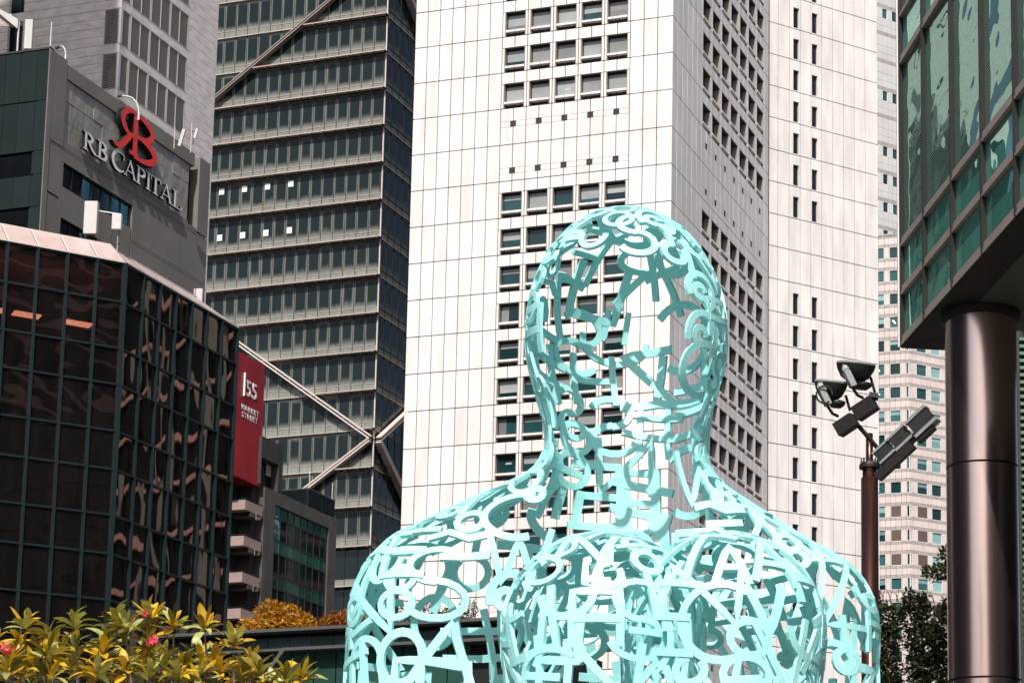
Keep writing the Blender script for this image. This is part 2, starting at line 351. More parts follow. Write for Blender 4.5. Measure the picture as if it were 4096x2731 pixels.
class Pieces:
    """alike pieces of one thing: the largest in the picture become parts, the others one joined part"""
    def __init__(s, root, name, limit=300, rest=None): s.root = root; s.name = name; s.limit = limit; s.items = []; s.rest = rest or name + '_field'
    def add(s, face, u, z, w, h, mat, n0=-0.12, n1=0.0, sub=None):
        d = (face.world(u, z) - CAMP).length
        s.items.append((w * h / (d * d), len(s.items), face, u, z, w, h, mat, n0, n1, sub))
    def build(s, hidden=None):
        s.items.sort(key=lambda t: -t[0]); mbs = None
        for i, (_, _, f, u, z, w, h, mat, n0, n1, sub) in enumerate(s.items):
            if i < s.limit:
                o = f.put(s.name, ubox(s.name, -w / 2, w / 2, n0, n1, 0, h, mat), u, z)
            else:
                if mbs is None: mbs = MB()
                t = MB().ub(-w / 2, w / 2, n0, n1, 0, h, mat)
                R = Matrix.Rotation(f.a, 3, 'Z'); b = f.p(u, z); i0 = len(mbs.v)
                mbs.v += [tuple(R @ Vector(v) + b) for v in t.v]; mbs.f += [tuple(i0 + a for a in q) for q in t.f]
                k = mbs.m(mat); mbs.mi += [k] * len(t.f)
        if mbs: link(s.rest, mbs.mesh(s.rest), s.root, kind='stuff')

# ------------------------------------------------------------------ ground
g = MB(); g.quad([(-1500, -1500, 0), (1500, -1500, 0), (1500, 1500, 0), (-1500, 1500, 0)], 'ground'); structure('ground', g)
g = MB(); g.quad([(-200, 48, 0.004), (200, 48, 0.004), (200, 62, 0.004), (-200, 62, 0.004)], 'road'); structure('road', g)

# ------------------------------------------------------------------ white office tower
WT = thing('office_tower', 'tall white panelled tower with deep square windows, directly behind the head of the sculpture', 'office tower', (-16.6, 240, 0))
WL = Face(WT, (-16.6, 240), 105.5); WR = Face(WT, (-16.6, 240), 15.5); WW = Face(WT, (-6.29, 279.3), 56.8)
SH, ZT = 4.545, 117.52
levels = [ZT + SH * k for k in range(-17, 5)]
def mech(z): return (abs(z - (ZT - 3 * SH)) < 0.3) or (abs(z - (ZT - 4 * SH)) < 0.3) or z < 48.0
core = MB()
def fcore(face, u0, u1, z0, z1, n0, n1, mat='joint'):
    R = Matrix.Rotation(face.a, 3, 'Z'); t = MB().ub(u0, u1, n0, n1, z0, z1, mat); i0 = len(core.v)
    core.v += [tuple(R @ Vector(v) + face.p(0, 0)) for v in t.v]; core.f += [tuple(i0 + a for a in q) for q in t.f]; core.mi += [core.m(mat)] * len(t.f)
fcore(WL, -33.05, -1.1, 0.0, 141, -24, -1.0); fcore(WR, 1.1, 38.9, 0.1, 140.9, -22, -1.0); fcore(WW, 0.3, 18.05, 0.2, 141, -20, -0.5)
link('tower_core', core.mesh('tower_core'), WT)
lower = MB()
def flow(face, u0, u1, z0, z1, n0, n1, mat):
    R = Matrix.Rotation(face.a, 3, 'Z'); t = MB().ub(u0, u1, n0, n1, z0, z1, mat); i0 = len(lower.v)
    lower.v += [tuple(R @ Vector(v) + face.p(0, 0)) for v in t.v]; lower.f += [tuple(i0 + a for a in q) for q in t.f]; lower.mi += [lower.m(mat)] * len(t.f)
zlow = levels[0]
flow(WL, -33.05, -0.06, 0, zlow - 0.06, -0.99, 0, 'white_panel'); flow(WR, 0.06, 38.95, 0, zlow - 0.07, -0.99, 0, 'white_panel'); flow(WW, 0.05, 18.1, 0, zlow - 0.05, -0.49, 0, 'white_panel')
link('lower_wall', lower.mesh('lower_wall'), WT)
PN = Pieces(WT, 'panel', 300)
PG, PH = 0.105, 0.125
def panel(face, u0, u1, z0, z1, mat='white_panel', n0=-0.2):
    PN.add(face, (u0 + u1) / 2, z0 + PH / 2, u1 - u0 - PG, z1 - z0 - PH, mat, n0, 0.0)
def window_mesh(name, wd, ht, depth, slot, jamb):
    b = MB(); x = wd / 2
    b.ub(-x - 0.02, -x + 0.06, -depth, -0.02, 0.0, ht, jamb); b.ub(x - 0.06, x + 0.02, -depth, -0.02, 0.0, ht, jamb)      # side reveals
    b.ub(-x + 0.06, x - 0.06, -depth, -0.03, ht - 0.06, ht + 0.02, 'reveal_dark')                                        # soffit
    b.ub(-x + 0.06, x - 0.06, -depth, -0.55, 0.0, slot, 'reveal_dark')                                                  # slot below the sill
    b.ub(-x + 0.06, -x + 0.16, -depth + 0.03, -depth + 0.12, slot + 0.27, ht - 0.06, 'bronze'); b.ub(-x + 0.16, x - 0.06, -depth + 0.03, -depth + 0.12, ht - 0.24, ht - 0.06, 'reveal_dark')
    return b.mesh(name)
def sill_mesh(wd, slot):
    b = MB(); x = wd / 2 - 0.065
    b.ub(-x, -0.02, -0.6, 0.02, slot, slot + 0.26, 'white_panel'); b.ub(0.02, x, -0.6, 0.02, slot, slot + 0.26, 'white_panel'); return b.mesh('sill')
WM_L = window_mesh('window', 2.62, 3.05, 0.62, 0.55, 'reveal'); WM_R = window_mesh('window', 2.93, 3.05, 0.8, 0.45, 'reveal')
SM_L = sill_mesh(2.62, 0.55); SM_R = sill_mesh(2.93, 0.45)
PM_L = ubox('pane', -1.25, 1.25, -0.60, -0.54, 0.81, 2.99, 'pane_pale'); PM_Ld = ubox('pane', -1.25, 1.25, -0.60, -0.54, 0.81, 2.99, 'pane_dark')
PM_R = ubox('pane', -1.4, 1.4, -0.78, -0.72, 0.71, 2.99, 'pane_dark')
BLM = {h: ubox('blind', -1.14, 1.2, -0.53, -0.515, 2.95 - h, 2.95, 'pane_pale') for h in (0.7, 1.1, 1.5)}
LOW = [ubox('blind', -1.14, x1, -0.53, -0.515, 0.82, 0.82 + h, 'pane_mid') for x1, h in ((1.2, 0.6), (1.2, 0.95), (-0.2, 2.1))]
def window(face, u, z, kind):
    o = face.put('window', WM_L if kind == 'L' else WM_R, u, z)
    link('sill', SM_L if kind == 'L' else SM_R, o)
    if kind == 'L':
        dark = (z < 95 and rnd.random() < 0.7) or rnd.random() < 0.08
        link('pane', PM_Ld if dark else PM_L, o)
        if dark and rnd.random() < 0.6: link('blind', BLM[rnd.choice((0.7, 1.1, 1.5))], o)
        elif rnd.random() < 0.35: link('blind', LOW[rnd.randrange(3)], o)
        elif rnd.random() < 0.25: link('lamp_tube', LT, o, (rnd.uniform(-0.5, 0.5), 0, rnd.uniform(0, 0.9)))
    else: link('pane', PM_R, o)
lt = MB(); lt.ub(-0.4, 0.4, -0.535, -0.52, 1.25, 1.30, 'letter_white').ub(-0.3, 0.45, -0.535, -0.52, 1.38, 1.43, 'letter_white'); LT = lt.mesh('lamp_tube')
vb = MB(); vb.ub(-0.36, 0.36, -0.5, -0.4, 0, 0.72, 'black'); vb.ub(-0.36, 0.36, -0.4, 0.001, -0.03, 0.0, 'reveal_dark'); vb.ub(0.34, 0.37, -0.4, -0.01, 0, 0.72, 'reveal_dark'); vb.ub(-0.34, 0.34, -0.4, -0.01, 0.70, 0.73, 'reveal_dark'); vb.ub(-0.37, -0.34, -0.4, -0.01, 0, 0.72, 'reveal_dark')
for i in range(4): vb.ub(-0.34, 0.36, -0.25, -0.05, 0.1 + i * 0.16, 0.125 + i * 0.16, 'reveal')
VM = vb.mesh('vent')
def vent(face, u, z): face.put('vent', VM, u, z)
# front face: seven blank strips, five window bays, three blank strips
ubl = [-33.07 + 1.638 * i for i in range(8)]; bays = [-21.60 + 3.262 * i for i in range(6)]; utail = [-5.29, -3.6, -1.88, 0.0]
for z in levels:
    for i in range(7): panel(WL, ubl[i], ubl[i + 1], z, z + SH)
    for i in range(3): panel(WL, utail[i], utail[i + 1], z, z + SH)
    for i in range(5):
        a, b = bays[i], bays[i + 1]; c = (a + b) / 2
        if mech(z):
            vz = {0: 2.2, 1: 0.9}[0 if abs(z - (ZT - 3 * SH)) < 0.3 else 1] if z > 48 else 2.0
            for x0, x1, s in ((a, c, 0), (c, b, 1)):
                v0, v1 = (c - 0.36, c + 0.36)
                panel(WL, x0, x1, z + vz + 0.72 - 0.04, z + SH); panel(WL, x0, x1, z, z + vz + 0.04)
                if s == 0: panel(WL, x0, v0 + 0.03, z + vz - 0.04, z + vz + 0.76)
                else: panel(WL, v1 - 0.03, x1, z + vz - 0.04, z + vz + 0.76)
            vent(WL, c, z + vz)
        else:
            panel(WL, a, c, z + 3.09, z + SH); panel(WL, c, b, z + 3.09, z + SH)
            panel(WL, a, c - 1.29, z, z + 3.13); panel(WL, c + 1.29, b, z, z + 3.13)
            window(WL, c, z + 0.03, 'L')
# side face: six blank strips, seven window bays, one blank strip
urb = [0.0] + [1.805 * i for i in range(1, 7)]; rbay = [10.83 + 3.735 * i for i in range(8)]
for z in levels + [levels[-1] + SH]:
    for i in range(6): panel(WR, urb[i], urb[i + 1], z, z + SH)
    panel(WR, rbay[7], 38.97, z, z + SH)
    for i in range(7):
        a, b = rbay[i], rbay[i + 1]; c = (a + b) / 2
        if mech(z):
            vz = {0: 2.2, 1: 0.9}[0 if abs(z - (ZT - 3 * SH)) < 0.3 else 1] if z > 48 else 2.0
            for x0, x1, s in ((a, c, 0), (c, b, 1)):
                panel(WR, x0, x1, z + vz + 0.68, z + SH); panel(WR, x0, x1, z, z + vz + 0.04)
                if s == 0: panel(WR, x0, c - 0.33, z + vz - 0.04, z + vz + 0.76)
                else: panel(WR, c + 0.33, x1, z + vz - 0.04, z + vz + 0.76)
            vent(WR, c, z + vz)
        else:
            panel(WR, a, c, z + 3.09, z + SH); panel(WR, c, b, z + 3.09, z + SH)
            panel(WR, a, c - 1.44, z, z + 3.13); panel(WR, c + 1.44, b, z, z + 3.13)
            window(WR, c, z + 0.03, 'R')
# far wing: ten strips, two columns of narrow slots
uw = [0.1, 1.6, 3.41, 5.2, 6.93, 8.69, 10.52, 12.34, 14.14, 15.97, 18.11]
sb = MB(); sb.ub(-0.48, 0.48, -0.44, -0.38, 0, 2.95, 'black_slot'); sb.ub(-0.5, -0.46, -0.38, -0.02, 0, 2.95, 'white_panel'); sb.ub(0.46, 0.5, -0.38, -0.02, 0, 2.95, 'white_panel'); sb.ub(-0.46, 0.46, -0.38, -0.02, 2.93, 2.97, 'reveal')
SLOT = sb.mesh('slot_window')
for z in levels + [levels[-1] + SH]:
    for i in range(10):
        a, b = uw[i], uw[i + 1]
        if i in (2, 4) and not (95 < z < 108.0):
            c = 4.53 if i == 2 else 7.56
            PN.add(WW, (a + c - 0.48) / 2 + PG / 4, z + PH / 2, c - 0.48 - a - PG / 2, SH - PH, 'white_panel', -0.2, 0)
            if b - c - 0.48 > 0.12: PN.add(WW, (b + c + 0.48) / 2 - PG / 4, z + PH / 2, b - c - 0.48 - PG / 2, SH - PH, 'white_panel', -0.2, 0)
            PN.add(WW, c, z + 3.1, 0.96, SH - 3.1 - PH / 2, 'white_panel', -0.2, 0); PN.add(WW, c, z + PH / 2, 0.96, 0.10, 'white_panel', -0.2, 0)
            WW.put('slot_window', SLOT, c, z + 0.145)
        else: panel(WW, a, b, z, z + SH)
PN.build()

# ------------------------------------------------------------------ braced glass tower
DT = thing('office_tower', 'dark green glass tower with diagonal metal braces and floor ledges', 'office tower', (-54.71, 262, 0))
DL = Face(DT, (-54.71, 262), 106.5); DR = Face(DT, (-54.71, 262), 16.5)
DS = 4.955; dlev = [128.1 - DS * k for k in range(-2, 19)]
core = MB()
fcore(DL, -40, -0.3, 0, 150, -25, -0.3, 'shadow_core'); fcore(DR, 0.35, 30, 0.1, 149, -24, -0.3, 'shadow_core')
link('tower_core', core.mesh('tower_core'), DT)
PP = Pieces(DT, 'pane', 300); SP = Pieces(DT, 'spandrel', 300); PS = Pieces(DT, 'side_pane', 200); SS = Pieces(DT, 'side_spandrel', 200); PX = Pieces(DT, 'plain_pane', 0, 'plain_panes')
FM = {}
def brace_u(z):
    if z > 119.4: return -24.61 + (z - 119.45) / 0.69
    if z > 72.35: return -(z - 72.35) / 0.721
    return (z - 72.35) / 0.666
for z in dlev:
    seen = 57 < z < 135
    for i in range(24):
        u = -1.685 * (i + 0.5) - 0.02
        (PP if seen and i < 17 else PX).add(DL, u, z + 1.0, 1.62, 3.9, 'edged_pane' if seen and i < 17 else 'curtain_dark', -0.2, -0.03)
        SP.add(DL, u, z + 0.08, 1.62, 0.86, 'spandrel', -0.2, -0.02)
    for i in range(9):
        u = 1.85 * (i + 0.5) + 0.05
        (PS if seen and i < 7 else PX).add(DR, u, z + 1.0, 1.80, 3.9, 'edged_side_shaded' if seen and i < 7 else 'curtain_dark', -0.2, -0.03)
        SS.add(DR, u, z + 0.08, 1.80, 0.86, 'spandrel_shaded', -0.2, -0.02)
for q_ in (PP, SP, PS, SS, PX): q_.build()
fr = MB()
for i in range(25): fr.ub(-1.685 * i - 0.045, -1.685 * i + 0.005, -0.2, 0.03, 30, 140, 'bronze')
for z in dlev: fr.ub(-40, 0, -0.2, 0.025, z + 0.945, z + 0.995, 'pink_metal')
DL.put('mullions', fr.mesh('mullions'), kind='stuff')
fr = MB()
for i in range(10): fr.ub(1.85 * i + 0.03, 1.85 * i + 0.09, -0.2, 0.03, 30, 140, 'bronze')
for z in dlev: fr.ub(0.1, 17, -0.2, 0.025, z + 0.945, z + 0.99, 'dark_steel'); fr.ub(0.1, 17, -0.1, 0.10, z - 0.04, z + 0.05, 'pink_metal')
DR.put('mullions', fr.mesh('mullions'), kind='stuff')
cp = MB().ub(-0.06, 0.10, -0.1, 0.05, 30, 140, 'rail'); DL.put('corner_post', cp.mesh('corner_post'))
for z in dlev:
    ub = brace_u(z); ub = max(-40, min(0.0, ub))
    if ub < -0.4:                              # deep ledges right of the brace, thin ones left of it
        b = MB(); b.ub(ub, 0.25, 0, 0.80, z - 0.05, z + 0.06, 'dark_steel'); b.ub(ub, 0.25, 0.80, 0.86, z - 0.06, z + 0.07, 'pink_metal')
        k = int(-ub / 1.685)
        for i in range(k + 1):
            x = -1.685 * i
            if x - 0.05 > ub: b.ub(x - 0.06, x, 0.05, 0.78, z - 0.20, z - 0.05, 'pink_metal'); b.ub(x - 1.5, x - 0.1, 0.35, 0.78, z - 0.085, z - 0.055, 'pink_metal')
        DL.put('ledge', b.mesh('ledge'))
    if ub > -39:
        b = MB(); b.ub(-40, min(ub, 0), 0, 0.22, z - 0.05, z + 0.06, 'pink_metal'); DL.put('ledge', b.mesh('ledge'))
def brace(face, a, b, wd=0.5, rl='rail'):
    a = Vector(a); b = Vector(b); d = (b - a).normalized(); q = Vector((-d.y, d.x)); m_ = MB()
    def strip(o0, o1, n0, n1, mat): m_.prism([tuple(a + q * o0), tuple(b + q * o0), tuple(b + q * o1), tuple(a + q * o1)], n0, n1, mat)
    strip(-0.20 * wd, 0.20 * wd, 0.24, 0.55, 'dark_steel'); strip(-0.55 * wd, -0.2 * wd, 0.23, 0.95, rl); strip(0.2 * wd, 0.55 * wd, 0.235, 0.96, rl)
    L_ = (b - a).length; k = int(L_ / 2.4)
    for i in range(1, k):
        c = a + d * (i * 2.4); m_.prism([tuple(c - q * 0.2 * wd - d * 0.1), tuple(c - q * 0.2 * wd + d * 0.1), tuple(c + q * 0.2 * wd + d * 0.1), tuple(c + q * 0.2 * wd - d * 0.1)], 0.5, 0.7, 'pink_metal')
    face.put('brace', m_.mesh('brace'))
brace(DL, (0.0, 72.35), (-34, 72.35 + 34 * 0.721)); brace(DL, (-0.2, 72.1), (-25, 72.35 - 25 * 0.666)); brace(DL, (-34, 119.45 - 9.39 * 0.69), (-1.0, 119.45 + 23.6 * 0.69), 0.4, 'bronze_rail')
brace(DR, (0.25, 72.35), (14, 72.35 + 14 * 0.72)); brace(DR, (0.25, 72.1), (14, 72.35 - 14 * 0.735)); brace(DR, (2.5, 134.2), (14, 126.6))
for u, z in ((-16.31, 106.6), (-12.93, 106.6), (-23.0, 106.65), (-19.65, 106.65), (-16.27, 100.35), (-12.9, 100.35), (-23.0, 100.4), (-19.65, 100.4)):
    DL.put('white_square_panel', ubox('white_square_panel', -0.37, 0.37, 0.032, 0.05, 0, 0.82, 'white_card'), u, z)  # plain white squares set just proud of the panes

# ------------------------------------------------------------------ stone tower with louvred plant floors
GT = thing('stone_tower', 'pale stone tower with rows of louvred openings behind the dark grey building', 'tower', (-57.63, 170, 0))
GR = Face(GT, (-57.63, 170), 15.5); GL = Face(GT, (-57.63, 170), 105.5)
core = MB(); fcore(GL, -30, -0.5, 0, 105, -15, -0.9, 'louvre_back'); fcore(GR, 0.5, 14.7, 0.1, 104.9, -14, -0.9, 'louvre_back')
link('tower_core', core.mesh('tower_core'), GT)
cs = {'L': MB(), 'R': MB()}
LB = [77.34 + 3.935 * k for k in range(-2, 5)]
def band(z): return any(a - 0.02 <= z < a + 3.08 for a in LB)
zs = [30 + 0.8 * i for i in range(93)]
zedge = sorted([z for a in LB for z in (a, a + 3.09)])
cuts = [20.0]
for a in LB: cuts += [a + 0.0, a + 0.785, a + 1.57, a + 2.35, a + 3.12]
cuts = sorted(set(round(c, 3) for c in cuts + [20 + 0.8 * i for i in range(61)] if c <= 68.6 or c in cuts))
cuts = [c for c in cuts if c < 68.5 or True]
for z0, z1 in zip(cuts[:-1], cuts[1:]):
    if z1 - z0 < 0.2: continue
    isb = band(z0 + 0.02)
    segR = [(10.08, 14.82)] if isb else [(-0.0, 4.3), (4.3, 10.08), (10.08, 14.82)]
    segL = [(-9.4, -1.5)] if isb else [(-14.0, -9.4), (-9.4, -3.2), (-3.2, -0.004)]
    if isb: segL += [(-14.0, -10.85)]
    for a, b in segR: cs['R'].ub(a + 0.012, b - 0.012, -0.3, 0.0, z0 + 0.035, z1, 'stone')
    for a, b in segL: cs['L'].ub(a + 0.012, b - 0.012, -0.3, 0.0, z0 + 0.035, z1, 'stone')
GR.put('cladding_courses', cs['R'].mesh('cladding_courses'), kind='stuff'); GL.put('cladding_courses', cs['L'].mesh('cladding_courses'), kind='stuff')
GL.put('wall', MB().ub(-30, -14.02, -0.3, 0, 0, 104, 'stone').mesh('wall'))
def louvre(face, u0, u1, z, mull, duct):
    b = MB(); b.ub(u0, u1, -0.22, 0.02, 0.0, 0.05, 'duct'); b.ub(u0, u1, -0.22, 0.02, 3.04, 3.1, 'duct'); b.ub(u0, u0 + 0.05, -0.22, 0.02, 0.05, 3.04, 'duct'); b.ub(u1 - 0.05, u1, -0.22, 0.02, 0.05, 3.04, 'duct')
    if mull: b.ub((u0 + u1) / 2 - 0.03, (u0 + u1) / 2 + 0.03, -0.22, 0.03, 0.05, 3.04, 'duct')
    o = face.put('louvre', b.mesh('louvre'), 0, z)
    s = MB()
    for i in range(20): s.ub(u0 + 0.05, u1 - 0.05, -0.14, -0.03, 0.10 + i * 0.148, 0.155 + i * 0.148, 'slat')
    link('slats', s.mesh('slats'), o, kind='stuff')
    if duct:
        d = MB(); x = u0 + (u1 - u0) * 0.3; d.ub(x, x + 0.8, -0.6, -0.3, 0.1, 1.9, 'duct'); d.ub(x + 0.2, u1 - 0.3, -0.62, -0.32, 1.2 + 0.6, 2.3, 'duct'); link('duct', d.mesh('duct'), o)
for z in LB:
    for i, (a, b) in enumerate(((0.08, 1.32), (1.52, 4.24), (4.38, 7.18), (7.32, 10.05))): louvre(GR, a, b, z, i > 0, i != 0 and i != 3)
    louvre(GL, -1.5, -0.16, z, False, True)
    po = MB().ub(-0.14, 0.06, -0.25, 0.03, 0, 3.1, 'white_paint'); GL.put('corner_post', po.mesh('corner_post'), 0, z)
    for a in (1.32, 4.24, 7.18): GR.put('pier', ubox('pier', 0.01, 0.13 if a > 2 else 0.19, -0.3, 0.0, 0, 3.1, 'stone'), a, z)
    gw = MB(); gw.ub(-0.72, 0.72, -0.6, -0.5, 0, 2.95, 'teal_glass'); gw.ub(-0.72, 0.72, -0.5, -0.4, 0.5, 0.56, 'teal_frame'); gw.ub(0.1, 0.14, -0.5, -0.42, 0, 2.95, 'teal_frame'); gw.ub(-0.72, 0.72, -0.5, -0.2, 2.95, 3.1, 'stone')
    GL.put('window', gw.mesh('window'), -10.12, z)

# ------------------------------------------------------------------ dark grey building with the company sign
RB = thing('office_building', 'dark grey building with a mirrored strip window below a large wall sign', 'building', (-46.55, 125, 0))
BR = Face(RB, (-46.55, 125), 15.5); BL = Face(RB, (-46.55, 125), 105.5)
core = MB(); fcore(BL, -12, -0.2, 0, 59.4, -12, -0.4, 'black'); fcore(BR, 0.2, 18.2, 0.1, 59.3, -11.8, -0.8, 'black')
link('building_core', core.mesh('building_core'), RB)
WP = Pieces(RB, 'wall_panel', 250)
def wp(u0, u1, z0, z1, n1=0.0, mat='rb_wall', n0=-0.75, g=0.035, face=BR): WP.add(face, (u0 + u1) / 2, z0 + g / 2, u1 - u0 - g, z1 - z0 - g, mat, n0, n1)
wp(0.03, 1.75, 54.2, 59.84, 0.02); wp(1.75, 16.4, 58.66, 59.6, 0.0)                # corner pier and parapet
wp(17.02, 18.36, 54.3, 59.62, 0.0); wp(0.03, 1.64, 50.95, 54.05); wp(0.03, 1.95, 54.05, 54.2)
for a, b in ((1.95, 5.6), (5.6, 9.4), (9.4, 12.5), (12.5, 18.36)): wp(a, b, 54.05, 54.2)
wp(1.75, 4.5, 54.2, 54.66); wp(4.5, 9.6, 54.2, 54.66); wp(9.6, 15.9, 54.2, 54.66); wp(15.9, 17.02, 54.2, 54.5)
wp(1.64, 1.95, 48.0, 53.0); wp(0.03, 1.64, 47.0, 50.85)
wp(1.64, 5.6, 53.3, 54.05); wp(5.6, 9.4, 53.3, 54.05)
wp(1.64, 1.95, 53.0, 53.3)
for a, b in ((9.4, 10.41), (10.41, 12.52), (12.52, 14.69), (14.69, 16.98), (16.98, 18.36)):
    wp(a, b, 51.0, 54.05); wp(a, b, 50.83, 51.0); wp(a, b, 46.5, 50.83)
for i in range(7): wp(1.98 + 1.05 * i, 1.98 + 1.05 * (i + 1), 49.8, 51.78); wp(1.98 + 1.05 * i, 1.98 + 1.05 * (i + 1), 44.0, 48.2)
wp(0.03, 18.36, 30, 44.0); wp(0.03, 1.98, 44, 47.0); wp(9.4, 18.36, 44.0, 46.5)
for a, b in ((-1, 0),): pass
MP = Pieces(RB, 'metal_panel', 100)
for i in range(14):
    u0 = 1.8 + i * 1.01
    MP.add(BR, u0 + 0.5, 57.30, 0.98, 1.34, 'rb_metal', -0.5, -0.10 - 0.012 * (i % 3))
for i in range(7):
    u0 = 1.8 + i * 2.02
    MP.add(BR, u0 + 1.0, 54.70, 1.99, 1.28, 'rb_metal', -0.5, -0.12 - 0.01 * (i % 2)); MP.add(BR, u0 + 1.0, 56.0, 1.99, 1.28, 'rb_metal', -0.5, -0.11 - 0.012 * ((i + 1) % 3))
MP.build()
BR.put('slot_side', ubox('slot_side', 16.4, 17.0, -0.75, -0.7, 54.5, 59.4, 'black'), 0, 0)
# dark cladding of the narrow face
for (z0, z1, m0) in ((56.6, 59.82, 'rb_dark'), (53.38, 56.52, 'rb_dark'), (51.9, 53.3, None), (49.85, 51.82, 'rb_dark'), (48.2, 49.78, None), (46, 48.12, 'rb_dark'), (40, 45.9, 'rb_dark')):
    for a, b in ((-0.88, -0.06), (-2.05, -0.9), (-3.07, -2.07), (-4.1, -3.09), (-5.2, -4.12), (-12, -5.22)):
        if m0 or a == -0.88: WP.add(BL, (a + b) / 2, z0, b - a, z1 - z0, 'rb_dark', -0.35, 0.0)
        else: BL.put('window', ubox('window', -(b - a) / 2, (b - a) / 2, -0.35, -0.12, 0, z1 - z0, 'black_slot'), (a + b) / 2, z0)
BL.put('parapet_cap', MB().ub(-12, 0.0, -0.4, 0.05, 59.84, 59.95, 'charcoal').mesh('parapet_cap'))
BL.put('corner_fin', MB().ub(-0.04, 0.03, -0.4, 0.06, 30, 59.82, 'rb_wall').mesh('corner_fin'))
WP.build()
def strip_window(z0, z1, u0, n, pitch, mats):
    b = MB(); b.ub(u0, u0 + n * pitch, -0.5, -0.02, z1, z1 + 0.04, 'black'); b.ub(u0, u0 + n * pitch, -0.5, -0.02, z0 - 0.04, z0, 'black')
    for i in range(n + 1): b.ub(u0 + i * pitch - 0.04, u0 + i * pitch + 0.03, -0.3, -0.12, z0, z1, 'bronze')
    o = BR.put('strip_window', b.mesh('strip_window'))
    for i in range(n): link('pane', ubox('pane', u0 + i * pitch + 0.03, u0 + (i + 1) * pitch - 0.04, -0.35, -0.2, z0, z1, mats[i]), o)
strip_window(51.82, 53.26, 1.98, 7, 1.05, ['curtain_dark', 'curtain_dark'] + ['sky_pane'] * 5)
strip_window(48.24, 49.77, 1.98, 7, 1.05, ['curtain_dark'] * 2 + ['sky_pane'] * 5)

# letters drawn as ribbons; every stroke sits a hair proud of the last
def arc(cx, cz, rx, rz, a0, a1, n=14): return [(cx + rx * math.cos(math.radians(a0 + (a1 - a0) * i / n)), cz + rz * math.sin(math.radians(a0 + (a1 - a0) * i / n))) for i in range(n + 1)]
def ribbon(pts, wd):
    n = len(pts); L_, R_ = [], []
    for i, p in enumerate(pts):
        a = Vector(pts[max(i - 1, 0)]); b = Vector(pts[min(i + 1, n - 1)]); t = (b - a).normalized(); q = Vector((-t.y, t.x)); p = Vector(p)
        if isinstance(wd, list): wv = wd[i] / 2; L_.append(p + q * wv); R_.append(p - q * wv); continue
        wv = (wd[0] + (wd[1] - wd[0]) * math.sin(math.pi * i / (n - 1))) / 2 if isinstance(wd, tuple) and len(wd) == 2 else wd / 2
        L_.append(p + q * wv); R_.append(p - q * wv)
    return [(L_[i], L_[i + 1], R_[i + 1], R_[i]) for i in range(n - 1)]
class Strokes:
    def __init__(s, depth, face_mat, side): s.mb = MB(); s.k = 0; s.d = depth; s.fm = face_mat; s.sm = side
    def rib(s, pts, wd):
        s.k += 1; n1 = s.d + 0.003 * s.k
        qs = ribbon(pts, wd); mb = s.mb; i0 = len(mb.v); k = len(pts)
        lv = [q[0] for q in qs] + [qs[-1][1]]; rv = [q[3] for q in qs] + [qs[-1][2]]
        for dd in (0.04 + 0.001 * s.k, n1):
            mb.v += [(p.x, -dd, p.y) for p in lv] + [(p.x, -dd, p.y) for p in rv]
        f, sd = mb.m(s.fm), mb.m(s.sm)
        for i in range(k - 1):
            A = i0 + 2 * k
            mb.f.append((A + i, A + k + i, A + k + i + 1, A + i + 1)); mb.mi.append(f)
            mb.f.append((i0 + i, i0 + i + 1, A + i + 1, A + i)); mb.mi.append(sd)
            mb.f.append((i0 + k + i, A + k + i, A + k + i + 1, i0 + k + i + 1)); mb.mi.append(sd)
        A = i0 + 2 * k
        mb.f.append((i0, A, A + k, i0 + k)); mb.mi.append(sd)
        mb.f.append((i0 + k - 1, i0 + 2 * k - 1, A + 2 * k - 1, A + k - 1)); mb.mi.append(sd)
    def box(s, x0, x1, z0, z1): s.rib([((x0 + x1) / 2, z0), ((x0 + x1) / 2, z1)], abs(x1 - x0)) if abs(z1 - z0) > abs(x1 - x0) else s.rib([(x0, (z0 + z1) / 2), (x1, (z0 + z1) / 2)], abs(z1 - z0))
SIGN = thing('wall_sign', 'large red monogram over white serif capitals on the dark grey building', 'sign', BR.world(3.3, 54.8))
SF = Face(SIGN, BR.world(0, 0), 15.5)
